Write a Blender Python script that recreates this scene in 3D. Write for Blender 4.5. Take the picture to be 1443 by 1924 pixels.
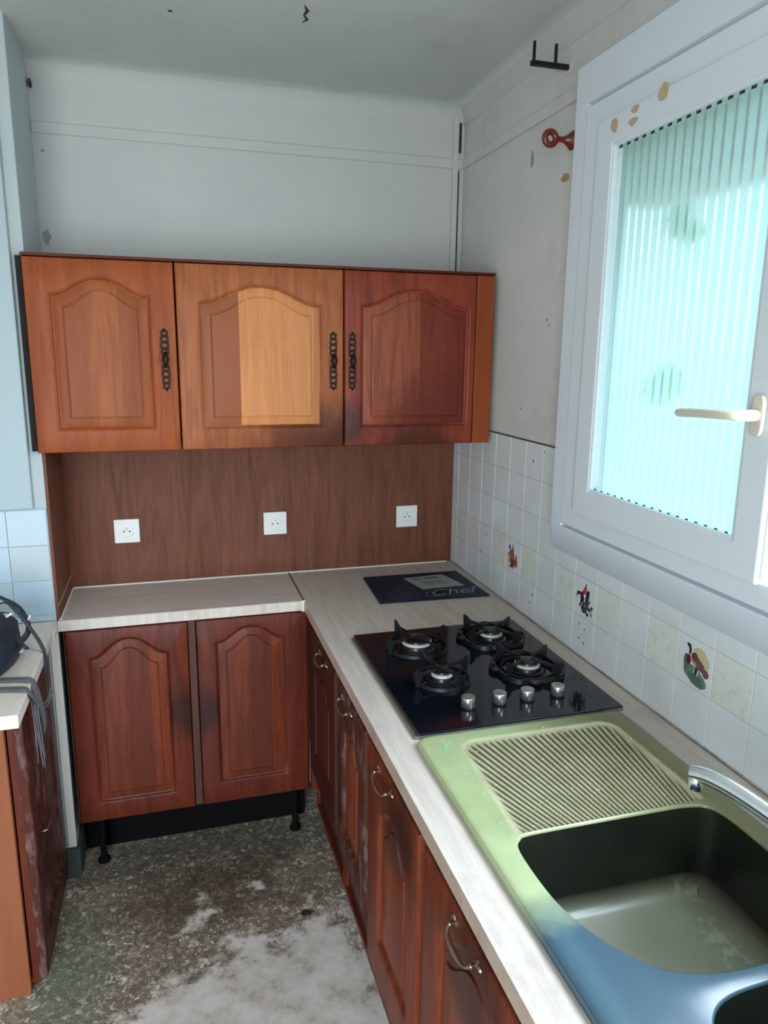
import bpy, bmesh, math, random
from mathutils import Vector, Matrix
from mathutils.geometry import delaunay_2d_cdt
random.seed(7)
PI = math.pi
C = bpy.context.scene.collection
for o in list(bpy.data.objects):
    bpy.data.objects.remove(o)

# ------------------------------------------------------------------ camera
YAW, PITCH, ROLL = 0.2858287, -0.2153521, 0.0117837
FPX = 1368.47
fw = Vector((math.sin(YAW)*math.cos(PITCH), math.cos(YAW)*math.cos(PITCH), math.sin(PITCH)))
rt = Vector((math.cos(YAW), -math.sin(YAW), 0))
up = rt.cross(fw)
r2 = math.cos(ROLL)*rt + math.sin(ROLL)*up
u2 = -math.sin(ROLL)*rt + math.cos(ROLL)*up
cd = bpy.data.cameras.new('camera')
cd.sensor_fit = 'VERTICAL'; cd.sensor_height = 36.0
cd.lens = FPX/1924*36.0
cd.clip_start = 0.02
cam = bpy.data.objects.new('camera', cd); C.objects.link(cam)
cam.matrix_world = Matrix(((r2.x, u2.x, -fw.x, -1.05684), (r2.y, u2.y, -fw.y, -2.64624),
                           (r2.z, u2.z, -fw.z, 1.71723), (0, 0, 0, 1)))
bpy.context.scene.camera = cam

# ------------------------------------------------------------------ view and world
sc = bpy.context.scene
sc.view_settings.view_transform = 'Standard'
sc.view_settings.look = 'None'
sc.view_settings.gamma = 1
sc.view_settings.use_curve_mapping = False
sc.view_settings.exposure = 0.0
SKY = 19.0
w = bpy.data.worlds.new('sky'); sc.world = w; w.use_nodes = True
nt = w.node_tree; nt.nodes.clear()
tc = nt.nodes.new('ShaderNodeTexCoord'); sx = nt.nodes.new('ShaderNodeSeparateXYZ')
cr = nt.nodes.new('ShaderNodeValToRGB'); bg = nt.nodes.new('ShaderNodeBackground'); wo = nt.nodes.new('ShaderNodeOutputWorld')
mr = nt.nodes.new('ShaderNodeMapRange'); mr.inputs['From Min'].default_value = -1; mr.inputs['From Max'].default_value = 1
nt.links.new(tc.outputs['Generated'], sx.inputs[0]); nt.links.new(sx.outputs['Z'], mr.inputs['Value'])
nt.links.new(mr.outputs[0], cr.inputs[0])
e = cr.color_ramp.elements
e[0].position = 0.0; e[0].color = (0.20, 0.22, 0.22, 1)
e[1].position = 1.0; e[1].color = (0.86, 1.03, 1.24, 1)
k = cr.color_ramp.elements.new(0.48); k.color = (0.46, 0.50, 0.50, 1)
k = cr.color_ramp.elements.new(0.52); k.color = (0.64, 0.70, 0.77, 1)
k = cr.color_ramp.elements.new(0.70); k.color = (0.92, 1.06, 1.24, 1)
nt.links.new(cr.outputs[0], bg.inputs['Color']); bg.inputs['Strength'].default_value = SKY
nt.links.new(bg.outputs[0], wo.inputs[0])

def portal(name, loc, rot, sx_, sy_):
    l = bpy.data.lights.new(name, 'AREA'); l.shape = 'RECTANGLE'; l.size = sx_; l.size_y = sy_
    l.cycles.is_portal = True
    o = bpy.data.objects.new(name, l); C.objects.link(o); o.location = loc; o.rotation_euler = rot
# portals only tell the sampler where the sky comes in; they give off nothing
portal('window_portal', (0.075, -1.67, 1.78), (0, PI/2, 0), 0.98, 1.42)
portal('rear_opening_portal', (-2.1, -4.68, 1.15), (PI/2, 0, 0), 1.5, 2.1)  # for the unseen opening added behind the viewer

# ------------------------------------------------------------------ helpers
class MB:
    def __init__(s): s.v = []; s.f = []
    def add(s, vs, fs):
        n = len(s.v); s.v += [tuple(p) for p in vs]; s.f += [tuple(i+n for i in f) for f in fs]; return s
    def box(s, x0, x1, y0, y1, z0, z1):
        if x0 > x1: x0, x1 = x1, x0
        if y0 > y1: y0, y1 = y1, y0
        if z0 > z1: z0, z1 = z1, z0
        return s.add([(x0,y0,z0),(x1,y0,z0),(x1,y1,z0),(x0,y1,z0),(x0,y0,z1),(x1,y0,z1),(x1,y1,z1),(x0,y1,z1)],
                     [(0,3,2,1),(4,5,6,7),(0,1,5,4),(1,2,6,5),(2,3,7,6),(3,0,4,7)])
    def loft(s, rings, closed=True, cap0=False, cap1=False):
        n = len(rings[0]); b = len(s.v)
        vs = [p for r in rings for p in r]; fs = []
        for i in range(len(rings)-1):
            for j in range(n if closed else n-1):
                a = i*n+j; c = i*n+(j+1) % n
                fs.append((a, c, c+n, a+n))
        if cap0: fs.append(tuple(reversed(range(n))))
        if cap1: fs.append(tuple(range((len(rings)-1)*n, len(rings)*n)))
        return s.add(vs, fs)
    def tube(s, pts, rad, n=10, cap=True):
        pts = [Vector(p) for p in pts]
        if not hasattr(rad, '__len__'): rad = [rad]*len(pts)
        rings = []; prev = None
        for i, p in enumerate(pts):
            a = pts[max(i-1, 0)]; c = pts[min(i+1, len(pts)-1)]
            t = (c-a).normalized()
            if prev is None:
                prev = Vector((0, 0, 1)) if abs(t.z) < .9 else Vector((1, 0, 0))
            u = (prev - t*prev.dot(t)).normalized(); v = t.cross(u); prev = u
            r = rad[i]
            ru, rv = r if hasattr(r, '__len__') else (r, r)
            rings.append([p+u*(ru*math.cos(2*PI*k/n))+v*(rv*math.sin(2*PI*k/n)) for k in range(n)])
        return s.loft(rings, cap0=cap, cap1=cap)
    def lathe(s, prof, c=(0,0,0), n=32, axis='z'):
        rings = []
        for r, h in prof:
            ring = []
            for k in range(n):
                a = 2*PI*k/n; x, y = r*math.cos(a), r*math.sin(a)
                if axis == 'z': ring.append((c[0]+x, c[1]+y, c[2]+h))
                elif axis == 'y': ring.append((c[0]+x, c[1]-h, c[2]+y))
                else: ring.append((c[0]-h, c[1]-x, c[2]+y))
            rings.append(ring)
        return s.loft(rings, cap0=prof[0][0] > 0, cap1=prof[-1][0] > 0)
    def prism(s, poly, axis, a, b):
        def P(u, v, w):
            return {'x': (w, u, v), 'y': (u, w, v), 'z': (u, v, w)}[axis]
        return s.loft([[P(u, v, a) for u, v in poly], [P(u, v, b) for u, v in poly]], cap0=True, cap1=True)
    def build(s, name, mat, parent=None, smooth=False, bevel=0, seg=2, loc=None, weld=True):
        me = bpy.data.meshes.new(name); me.from_pydata(s.v, [], s.f); me.validate()
        bm = bmesh.new(); bm.from_mesh(me)
        if weld: bmesh.ops.remove_doubles(bm, verts=bm.verts, dist=1e-6)
        bmesh.ops.recalc_face_normals(bm, faces=bm.faces)
        bm.to_mesh(me); bm.free()
        me.materials.append(mat)
        o = bpy.data.objects.new(name, me); C.objects.link(o)
        if parent: o.parent = parent
        if loc: o.location = loc
        if bevel:
            md = o.modifiers.new('bevel', 'BEVEL'); md.width = bevel; md.segments = seg; md.limit_method = 'ANGLE'; md.angle_limit = math.radians(40)
        elif smooth:
            for p in me.polygons: p.use_smooth = True
            if smooth != 'all': me.set_sharp_from_angle(angle=math.radians(38))
        return o

def spline(pts, n=8):
    pts = [Vector(p) for p in pts]; out = []
    for i in range(len(pts)-1):
        p0 = pts[max(i-1, 0)]; p1 = pts[i]; p2 = pts[i+1]; p3 = pts[min(i+2, len(pts)-1)]
        for k in range(n):
            t = k/n
            out.append(0.5*((2*p1)+(-p0+p2)*t+(2*p0-5*p1+4*p2-p3)*t*t+(-p0+3*p1-3*p2+p3)*t**3))
    out.append(pts[-1]); return out

def thing(name, label, cat, loc=(0,0,0), rotz=0, group=None):
    o = bpy.data.objects.new(name, None); C.objects.link(o)
    o.empty_display_size = .1
    o.location = loc; o.rotation_euler = (0, 0, rotz); tag(o, label, cat, group); return o
def tag(o, label, cat, group=None):
    o['label'] = label; o['category'] = cat
    if group: o['group'] = group
    return o
def struct(o):
    o['kind'] = 'structure'; return o

# ------------------------------------------------------------------ materials
def srgb(r, g, b):
    f = lambda c: (c/255/12.92) if c/255 <= .04045 else ((c/255+.055)/1.055)**2.4
    return (f(r), f(g), f(b), 1)
class N:
    def __init__(s, name):
        s.m = bpy.data.materials.new(name); s.m.use_nodes = True; s.t = s.m.node_tree
        s.b = s.t.nodes['Principled BSDF']; s.out = s.t.nodes['Material Output']
        s.tc = s.t.nodes.new('ShaderNodeTexCoord')
    def n(s, k, **kw):
        x = s.t.nodes.new('ShaderNode'+k)
        for a, v in kw.items(): setattr(x, a, v)
        return x
    def l(s, a, b): s.t.links.new(a, b)
    def mapped(s, scale, rot=(0,0,0), loc=(0,0,0), src='Object'):
        m = s.n('Mapping'); m.inputs['Scale'].default_value = scale; m.inputs['Rotation'].default_value = rot
        m.inputs['Location'].default_value = loc
        s.l(s.tc.outputs[src], m.inputs[0]); return m.outputs[0]
    def noise(s, vec, scale, detail=4, rough=.55, dist=0):
        x = s.n('TexNoise'); x.inputs['Scale'].default_value = scale; x.inputs['Detail'].default_value = detail
        x.inputs['Roughness'].default_value = rough; x.inputs['Distortion'].default_value = dist
        s.l(vec, x.inputs['Vector']); return x.outputs['Fac']
    def ramp(s, fac, stops, interp='LINEAR'):
        x = s.n('ValToRGB'); x.color_ramp.interpolation = interp
        el = x.color_ramp.elements
        while len(el) < len(stops): el.new(.5)
        for e_, (p, c) in zip(el, stops):
            e_.position = p; e_.color = c if hasattr(c, '__len__') else (c, c, c, 1)
        s.l(fac, x.inputs[0]); return x.outputs[0]
    def mix(s, a, b, fac, blend='MIX'):
        x = s.n('Mix', data_type='RGBA', blend_type=blend)
        if hasattr(fac, 'is_linked') or hasattr(fac, 'node'): s.l(fac, x.inputs[0])
        else: x.inputs[0].default_value = fac
        for i, q in ((6, a), (7, b)):
            if hasattr(q, 'node'): s.l(q, x.inputs[i])
            else: x.inputs[i].default_value = q
        return x.outputs[2]
    def math(s, op, a, b=None, c=None, clamp=False):
        x = s.n('Math', operation=op, use_clamp=clamp)
        for i, q in enumerate((a, b, c)):
            if q is None: continue
            if hasattr(q, 'node'): s.l(q, x.inputs[i])
            else: x.inputs[i].default_value = q
        return x.outputs[0]
    def xyz(s, src='Object'):
        x = s.n('SeparateXYZ'); s.l(s.tc.outputs[src], x.inputs[0]); return x.outputs
    def bump(s, h, strength=.2, dist=.002):
        x = s.n('Bump'); x.inputs['Strength'].default_value = strength; x.inputs['Distance'].default_value = dist
        s.l(h, x.inputs['Height']); s.l(x.outputs[0], s.b.inputs['Normal'])
    def col(s, c):
        if hasattr(c, 'node'): s.l(c, s.b.inputs['Base Color'])
        else: s.b.inputs['Base Color'].default_value = c
    def set(s, rough=None, metal=None, spec=None, coat=None):
        if rough is not None:
            if hasattr(rough, 'node'): s.l(rough, s.b.inputs['Roughness'])
            else: s.b.inputs['Roughness'].default_value = rough
        if metal is not None: s.b.inputs['Metallic'].default_value = metal
        if spec is not None: s.b.inputs['Specular IOR Level'].default_value = spec
        if coat is not None: s.b.inputs['Coat Weight'].default_value = coat; s.b.inputs['Coat Roughness'].default_value = .2
        return s.m

def plain(name, c, rough=.5, metal=0, spec=.5, coat=0):
    n = N(name); n.col(c); return n.set(rough, metal, spec, coat)

def wood(name, base, dark, axis='z', staves=None, grime=None, rough=.42, contrast=.55, seed=0, wear=None):
    """oak-like grain running along axis; staves: [(x, colour)] boards side by side; grime: (x, z, radius, colour)"""
    n = N(name)
    sc_ = {'z': (9, 9, .9), 'x': (.9, 9, 9), 'y': (9, .9, 9)}[axis]
    v = n.mapped(sc_, loc=(seed*1.7, seed*.9, seed*2.3))
    g1 = n.noise(v, 3.2, 6, .6, 1.2)
    sc2 = {'z': (60, 60, 2.2), 'x': (2.2, 60, 60), 'y': (60, 2.2, 60)}[axis]
    g2 = n.noise(n.mapped(sc2, loc=(seed, 0, 0)), 3.0, 3, .6)
    sc3 = {'z': (140, 140, 7), 'x': (7, 140, 140), 'y': (140, 7, 140)}[axis]
    g3 = n.noise(n.mapped(sc3), 2.0, 2, .5)
    b = base
    if staves:
        X = n.xyz()[0]
        mx = staves[-1][0]+1.0
        st = [((p+.5)/2.0, c) for p, c in staves]
        b = n.ramp(n.math('MULTIPLY', n.math('ADD', X, .5), .5), st, 'CONSTANT')
    dk = n.ramp(g1, [(.38, 0.0), (.70, 1.0)])
    c = n.mix(b, dark, n.math('MULTIPLY', dk, contrast))
    c = n.mix(c, dark, n.math('MULTIPLY', n.ramp(g2, [(.52, 0.0), (.70, 1.0)]), contrast*.55))
    c = n.mix(c, dark, n.math('MULTIPLY', n.ramp(g3, [(.60, 0.0), (.72, 1.0)]), contrast*.45))
    if grime:
        xs = n.xyz()
        for gx, gz, gr, gc in grime:
            dx = n.math('SUBTRACT', xs[0], gx); dz = n.math('SUBTRACT', xs[2], gz)
            d = n.math('SQRT', n.math('ADD', n.math('MULTIPLY', dx, dx), n.math('MULTIPLY', dz, dz)))
            d = n.math('ADD', n.math('DIVIDE', d, gr), n.math('MULTIPLY', n.math('SUBTRACT', n.noise(n.mapped((1,1,1), loc=(gx*9,0,0)), 14, 4, .6), .5), 1.1))
            c = n.mix(c, gc, n.ramp(d, [(.35, .8), (1.0, 0.0)]))
    if wear:
        wv = n.noise(n.mapped((14, 14, 3.5), loc=(3, seed, 1)), 3, 5, .7)
        c = n.mix(c, wear, n.ramp(wv, [(.50, 0.0), (.66, .6)]))
    n.col(c)
    n.bump(g2, .12, .001)
    return n.set(n.math('ADD', n.math('MULTIPLY', g1, .2), rough-.05), spec=.28)

DK = srgb(30, 12, 6)
def plaster(name, c, c2, rough=.85, extra=None):
    n = N(name)
    a = n.noise(n.mapped((1,1,1)), 1.3, 5, .6); b = n.noise(n.mapped((1,1,1)), 9, 5, .65)
    k = n.mix(c, c2, n.ramp(a, [(.35, 0.0), (.75, 1.0)]))
    k = n.mix(k, c2, n.math('MULTIPLY', n.ramp(b, [(.55, 0.0), (.8, 1.0)]), .35))
    if extra:
        # thin brownish grime that has settled in patches
        k = n.mix(k, extra, n.math('MULTIPLY', n.ramp(n.noise(n.mapped((1,1,1.0), loc=(4,7,2)), 2.6, 6, .7), [(.55, 0.0), (.8, 1.0)]), .3))
    n.col(k); n.bump(b, .25, .003)
    return n.set(rough, spec=.25)

M = {}
M['wall'] = plaster('painted_plaster', srgb(203, 204, 204), srgb(192, 194, 194))
M['stub'] = plaster('stub_plaster', srgb(186, 196, 198), srgb(174, 186, 188))
M['wall_r'] = plaster('warm_plaster', srgb(214, 213, 210), srgb(198, 198, 193), extra=srgb(150, 135, 115))
M['ceiling'] = plaster('ceiling_plaster', srgb(206, 210, 206), srgb(190, 196, 190), extra=srgb(140, 135, 120))
M['blue_white'] = plain('pale_board_paint', srgb(166, 184, 190), .5)
M['frame_white'] = plain('window_frame_paint', srgb(222, 231, 237), .38)
M['surround'] = plaster('window_surround_paint', srgb(222, 231, 237), srgb(214, 221, 232), .6)
M['caulk'] = plain('white_caulk', srgb(225, 222, 212), .6)
M['white_plastic'] = plain('white_plastic', srgb(232, 234, 232), .3)
M['socket_hole'] = plain('socket_hole', srgb(30, 30, 30), .5)
M['steel_pin'] = plain('steel_pin', srgb(190, 190, 185), .3, 1)
M['black_gap'] = plain('gap_black', srgb(12, 12, 12), .8)
M['dark_iron'] = plain('blackened_iron', srgb(38, 36, 30), .45, .6)
M['aged_brass'] = plain('aged_brass', srgb(150, 135, 118), .35, .9)
M['chrome'] = plain('chrome', srgb(235, 240, 246), .18, 1)
M['beige_plastic'] = plain('beige_handle_plastic', srgb(214, 208, 190), .35)
M['peel'] = plain('bare_primer', srgb(190, 170, 135), .8)
M['peel_grey'] = plain('filler_spot', srgb(150, 152, 150), .8)
M['peel_orange'] = plain('bare_brick_spot', srgb(175, 130, 100), .8)
M['mark_dark'] = plain('dark_mark', srgb(60, 58, 52), .9)
M['bag'] = plain('navy_nylon', srgb(24, 34, 46), .6)
M['strap'] = plain('dark_webbing', srgb(48, 54, 60), .75)
M['grey_strap'] = plain('grey_webbing', srgb(98, 100, 102), .8)
M['red_wood'] = plain('varnished_red_wood', srgb(112, 42, 24), .3, coat=.4)
M['cover_plate'] = plain('hob_trim_metal', srgb(150, 148, 140), .35, .8)
M['enamel'] = plain('black_enamel', srgb(14, 15, 17), .3)
M['cast'] = plain('cast_iron', srgb(22, 23, 25), .42)
M['burner_alu'] = plain('burner_aluminium', srgb(225, 225, 220), .5, .25)
M['sticker'] = plain('printed_label', srgb(150, 165, 160), .4)
M['sticker_ink'] = plain('label_ink', srgb(55, 70, 72), .5)
M['script_ink'] = plain('script_print', srgb(120, 132, 138), .35)
M['baseboard'] = plaster('painted_baseboard', srgb(70, 82, 78), srgb(50, 62, 60), .6)
M['dark_under'] = plain('foot_and_shade_black', srgb(12, 12, 12), .9, spec=.1)

def glassblack(name, c):
    n = N(name); n.col(c); return n.set(.07, spec=.6)
M['hob_glass'] = glassblack('black_hob_glass', srgb(4, 14, 24))
M['board_glass'] = glassblack('navy_board_glass', srgb(20, 36, 58))
M['board_glass'].node_tree.nodes['Principled BSDF'].inputs['Roughness'].default_value = .35
M['board_glass'].node_tree.nodes['Principled BSDF'].inputs['Specular IOR Level'].default_value = .12

n = N('brushed_knob'); n.col(n.ramp(n.noise(n.mapped((3, 3, 160)), 6, 2), [(.3, srgb(150,148,142)), (.7, srgb(210,208,200))]))
M['knob'] = n.set(.3, .9)

# laminate worktop: pale oak print
def laminate(name, axis, a, b):
    n = N(name)
    s1 = (14, 1.2, 1) if axis == 'y' else (1.2, 14, 1)
    g = n.noise(n.mapped(s1), 4, 6, .6, .6)
    s2 = (80, 3, 1) if axis == 'y' else (3, 80, 1)
    g2 = n.noise(n.mapped(s2), 4, 3, .6)
    c = n.mix(a, b, n.ramp(g, [(.35, 0.0), (.7, 1.0)]))
    c = n.mix(c, b, n.math('MULTIPLY', n.ramp(g2, [(.5, 0.0), (.75, 1.0)]), .5))
    dirt = n.noise(n.mapped((1,1,1)), 5, 6, .7)
    c = n.mix(c, srgb(112, 98, 82), n.math('MULTIPLY', n.ramp(dirt, [(.58, 0.0), (.8, 1.0)]), .4))
    n.col(c); return n.set(.38, spec=.45)
M['lam_y'] = laminate('oak_laminate_long', 'y', srgb(216, 207, 197), srgb(196, 184, 170))
M['lam_x'] = laminate('oak_laminate_cross', 'x', srgb(222, 208, 198), srgb(202, 188, 178))
M['lam_l'] = laminate('oak_laminate_left', 'y', srgb(236, 224, 210), srgb(222, 208, 194))

# tiles
n = N('white_tile'); g = n.noise(n.mapped((1,1,1)), 5, 4)
M['tile'] = None
n.col(n.mix(srgb(222, 228, 230), srgb(210, 215, 213), n.ramp(g, [(.4, 0.0), (.7, 1.0)]))); M['tile'] = n.set(.22)
n = N('beige_leaf_tile'); g = n.noise(n.mapped((1,1,1)), 42, 2, .5)
n.col(n.mix(srgb(219, 223, 216), srgb(206, 207, 194), n.ramp(g, [(.56, 0.0), (.64, .6)]))); M['tile_leaf'] = n.set(.25)
n = N('tile_grout'); g = n.noise(n.mapped((1,1,1)), 6, 5, .7)
n.col(n.mix(srgb(178, 178, 170), srgb(110, 104, 92), n.ramp(g, [(.5, 0.0), (.7, 1.0)]))); M['grout'] = n.set(.9)
n = N('pale_tile_grout'); n.col(srgb(190, 202, 206)); M['grout_pale'] = n.set(.9)

# floor: pebble terrazzo, worn pale in the middle, dirty elsewhere
n = N('pebble_floor')
vec = n.mapped((1, 1.0, 1))
dist = n.n('TexNoise'); dist.inputs['Scale'].default_value = 60; n.l(vec, dist.inputs['Vector'])
mixv = n.n('Mix', data_type='VECTOR'); mixv.inputs[0].default_value = .03
n.l(vec, mixv.inputs[4]); n.l(dist.outputs['Color'], mixv.inputs[5])
vo = n.n('TexVoronoi', feature='F1'); vo.inputs['Scale'].default_value = 88; n.l(mixv.outputs[1], vo.inputs['Vector'])
ve = n.n('TexVoronoi', feature='DISTANCE_TO_EDGE'); ve.inputs['Scale'].default_value = 88; n.l(mixv.outputs[1], ve.inputs['Vector'])
hs = n.n('SeparateColor'); n.l(vo.outputs['Color'], hs.inputs[0])
peb = n.ramp(hs.outputs[0], [(0, srgb(128, 114, 96)), (.45, srgb(162, 148, 128)), (.8, srgb(190, 176, 156)), (1, srgb(240, 232, 216))])
edge = n.ramp(ve.outputs['Distance'], [(.0, .8), (.14, 0.0)])
peb = n.mix(peb, srgb(96, 86, 72), edge)
big = n.noise(vec, 3.2, 6, .62, .3); med = n.noise(vec, 11, 5, .65)
X, Y, Z = n.xyz()
def blob(cx, cy, rx, ry):
    a = n.math('DIVIDE', n.math('SUBTRACT', X, cx), rx); b = n.math('DIVIDE', n.math('SUBTRACT', Y, cy), ry)
    return n.math('SQRT', n.math('ADD', n.math('MULTIPLY', a, a), n.math('MULTIPLY', b, b)))
# greasy brown dirt trodden into the middle of the aisle
d1 = n.math('ADD', blob(-1.0, -.56, .42, .2), n.math('MULTIPLY', n.math('SUBTRACT', big, .5), 2.2))
c = n.mix(peb, srgb(70, 56, 40), n.ramp(d1, [(.45, .62), (1.15, 0.0)]))
# greenish bloom along the left cabinet
d2 = n.math('ADD', blob(-1.40, -.78, .15, .32), n.math('MULTIPLY', n.math('SUBTRACT', med, .5), 1.4))
c = n.mix(c, srgb(92, 118, 98), n.ramp(d2, [(.3, .5), (1.1, 0.0)]))
# pale worn cement film
d3 = n.math('ADD', blob(-.88, -1.13, .42, .52), n.math('MULTIPLY', n.math('SUBTRACT', big, .5), 2.0))
d3 = n.math('ADD', d3, n.math('MULTIPLY', n.math('SUBTRACT', med, .5), 1.3))
m3 = n.ramp(d3, [(.80, 1.0), (1.30, 0.0)])
cem = n.mix(srgb(240, 234, 226), srgb(212, 202, 188), n.ramp(med, [(.4, 0.0), (.62, 1.0)]))
c = n.mix(c, cem, n.math('MULTIPLY', m3, n.math('SUBTRACT', 1.0, n.math('MULTIPLY', n.ramp(med, [(.56, 0.0), (.68, 1.0)]), .55))))
# darker patchy tone far back under the units' edge and a burnt spot
d4 = n.math('ADD', blob(-.722, -.70, .028, .018), n.math('MULTIPLY', n.math('SUBTRACT', med, .5), .8))
c = n.mix(c, srgb(30, 22, 14), n.ramp(d4, [(.6, .9), (1.2, 0.0)]))
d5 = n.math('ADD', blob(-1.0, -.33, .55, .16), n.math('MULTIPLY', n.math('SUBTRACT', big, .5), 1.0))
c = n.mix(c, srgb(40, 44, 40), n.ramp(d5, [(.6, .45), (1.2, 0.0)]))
n.col(c); n.bump(n.math('MULTIPLY', edge, n.math('SUBTRACT', 1.0, m3)), .3, -.002); M['floor'] = n.set(.55, spec=.4)

# sink resin
n = N('green_resin'); g = n.noise(n.mapped((1,1,1)), 7, 5, .6)
X, Y, Z = n.xyz()
c = n.mix(srgb(176, 190, 142), srgb(156, 170, 122), n.ramp(g, [(.4, 0.0), (.75, 1.0)]))
# colour runs from green at the drainer to olive brown at the back and blue-grey around the bowls
wob = n.math('MULTIPLY', n.math('SUBTRACT', g, .5), .12)
c = n.mix(c, srgb(112, 110, 72), n.ramp(n.math('MULTIPLY', n.math('ADD', n.math('ADD', X, .42), wob), 4.0), [(.1, 0.0), (1.0, .9)]))
c = n.mix(c, srgb(58, 86, 100), n.ramp(n.math('MULTIPLY', n.math('SUBTRACT', n.math('ADD', wob, -1.775), Y), 9.0), [(.1, 0.0), (.9, 1.0)]))  # blue of the reflected sky is painted into this dark end
n.col(c); M['resin'] = n.set(.24, spec=.8)
n = N('worn_drainer_resin'); X, Y, Z = n.xyz(); g = n.noise(n.mapped((1,1,1)), 12, 5, .65)
z = n.xyz()[2]
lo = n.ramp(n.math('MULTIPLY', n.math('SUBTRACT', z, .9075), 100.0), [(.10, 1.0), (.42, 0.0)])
g5 = n.noise(n.mapped((1,1,1)), 7, 5, .6)
wob = n.math('MULTIPLY', n.math('SUBTRACT', g5, .5), .12)
c = n.mix(srgb(190, 188, 152), srgb(168, 164, 126), n.ramp(g, [(.4, 0.0), (.7, 1.0)]))
rimc = n.mix(srgb(176, 190, 142), srgb(156, 170, 122), n.ramp(g5, [(.4, 0.0), (.75, 1.0)]))
rimc = n.mix(rimc, srgb(112, 110, 72), n.ramp(n.math('MULTIPLY', n.math('ADD', n.math('ADD', X, .42), wob), 4.0), [(.1, 0.0), (1.0, .9)]))
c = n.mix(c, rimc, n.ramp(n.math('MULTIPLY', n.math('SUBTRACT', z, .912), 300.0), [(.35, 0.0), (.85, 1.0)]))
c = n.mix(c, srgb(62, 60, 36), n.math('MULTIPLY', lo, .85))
spk = n.noise(n.mapped((1,1,1)), 90, 2, .5)
c = n.mix(c, srgb(222, 222, 208), n.ramp(spk, [(.70, 0.0), (.74, .8)]))
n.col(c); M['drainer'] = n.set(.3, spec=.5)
n = N('dark_bowl_resin'); g = n.noise(n.mapped((1,1,1)), 6, 5, .6)
X, Y, Z = n.xyz()
lime = n.noise(n.mapped((1,1,1)), 38, 5, .7)
b1 = n.math('DIVIDE', n.math('SUBTRACT', n.math('ADD', X, n.math('MULTIPLY', n.math('ADD', Y, 1.69), -.05)), -.20), .035)
band = n.ramp(n.math('ABSOLUTE', b1), [(.3, 1.0), (1.4, 0.0)])
flo = n.ramp(n.math('MULTIPLY', n.math('SUBTRACT', Z, .74), 20.0), [(.2, 1.0), (.9, 0.0)])
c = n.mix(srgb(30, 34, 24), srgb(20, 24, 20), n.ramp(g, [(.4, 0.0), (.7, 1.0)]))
c = n.mix(c, srgb(138, 140, 118), flo)  # paler bowl floor: light on the bottom painted into the colour
c = n.mix(c, srgb(170, 172, 150), n.math('MULTIPLY', n.math('MULTIPLY', band, flo), n.ramp(lime, [(.48, 0.0), (.60, .8)])))
n.col(c); M['bowl'] = n.set(.26, spec=.5)

# reeded pane
n = N('reeded_glass')
X, Y, Z = n.xyz()
ph = n.math('FRACT', n.math('DIVIDE', Y, .0285))
st = n.ramp(ph, [(0.0, 0.0), (.10, 1.0), (.24, 1.0), (.34, 0.0)])
tr = n.n('BsdfTranslucent'); n.l(n.mix((.076, .122, .117, 1), (.104, .140, .136, 1), st), tr.inputs['Color'])
rf = n.n('BsdfRefraction'); rf.inputs['Color'].default_value = (.036, .062, .058, 1); rf.inputs['Roughness'].default_value = .38; rf.inputs['IOR'].default_value = 1.12
tp = n.n('BsdfRefraction'); tp.inputs['Color'].default_value = (.080, .098, .096, 1); tp.inputs['Roughness'].default_value = .42; tp.inputs['IOR'].default_value = 1.12
gl = n.n('BsdfGlossy'); gl.inputs['Roughness'].default_value = .15
m1 = n.n('MixShader'); m1.inputs[0].default_value = .22; n.l(tr.outputs[0], m1.inputs[1]); n.l(rf.outputs[0], m1.inputs[2])
m2 = n.n('MixShader'); n.l(n.math('MULTIPLY', st, .55), m2.inputs[0]); n.l(m1.outputs[0], m2.inputs[1]); n.l(tp.outputs[0], m2.inputs[2])
m4 = n.n('MixShader'); m4.inputs[0].default_value = .04; n.l(m2.outputs[0], m4.inputs[1]); n.l(gl.outputs[0], m4.inputs[2])
n.l(m4.outputs[0], n.out.inputs[0]); M['pane'] = n.m

n = N('leafy_green'); n.col(srgb(165, 250, 110)); M['leaf'] = n.set(.6)
lt = n.n('BsdfTranslucent'); lt.inputs['Color'].default_value = srgb(160, 250, 100); lm = n.n('MixShader'); lm.inputs[0].default_value = .6
n.l(n.b.outputs[0], lm.inputs[1]); n.l(lt.outputs[0], lm.inputs[2]); n.l(lm.outputs[0], n.out.inputs[0])
n.b.inputs['Subsurface Weight'].default_value = 0
M['shutter'] = plain('shutter_box_tan', srgb(196, 186, 158), .7)
M['render_pink'] = plaster('pinkish_render', srgb(190, 170, 178), srgb(160, 140, 150))

# woods
UP1 = wood('honey_oak_frame', srgb(158, 78, 36), srgb(108, 46, 18), 'z', seed=1, contrast=.6)
UP1P = wood('honey_oak_panel', None, srgb(118, 60, 30), 'z', seed=2, contrast=.55,
            staves=[(-.5, srgb(150, 76, 38)), (.155, srgb(162, 88, 46)), (.235, srgb(148, 78, 40)), (.30, srgb(156, 82, 42))])
UP2 = wood('amber_oak_frame', srgb(172, 98, 56), srgb(100, 48, 26), 'z', seed=3, contrast=.6,
           grime=[(.50, .0, .17, srgb(48, 24, 18)), (.36, .0, .2, srgb(84, 38, 24))])
UP2P = wood('two_tone_oak_panel', None, srgb(150, 88, 48), 'z', seed=4, contrast=.4,
            staves=[(-.5, srgb(150, 84, 52)), (.178, srgb(214, 142, 86)), (.30, srgb(206, 136, 82)), (.40, srgb(194, 124, 78))])
UP3 = wood('russet_oak_frame', srgb(146, 64, 42), srgb(82, 30, 20), 'z', seed=5, contrast=.6,
           grime=[(.0, .06, .12, srgb(50, 28, 26)), (.25, .0, .16, srgb(66, 28, 20))])
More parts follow.
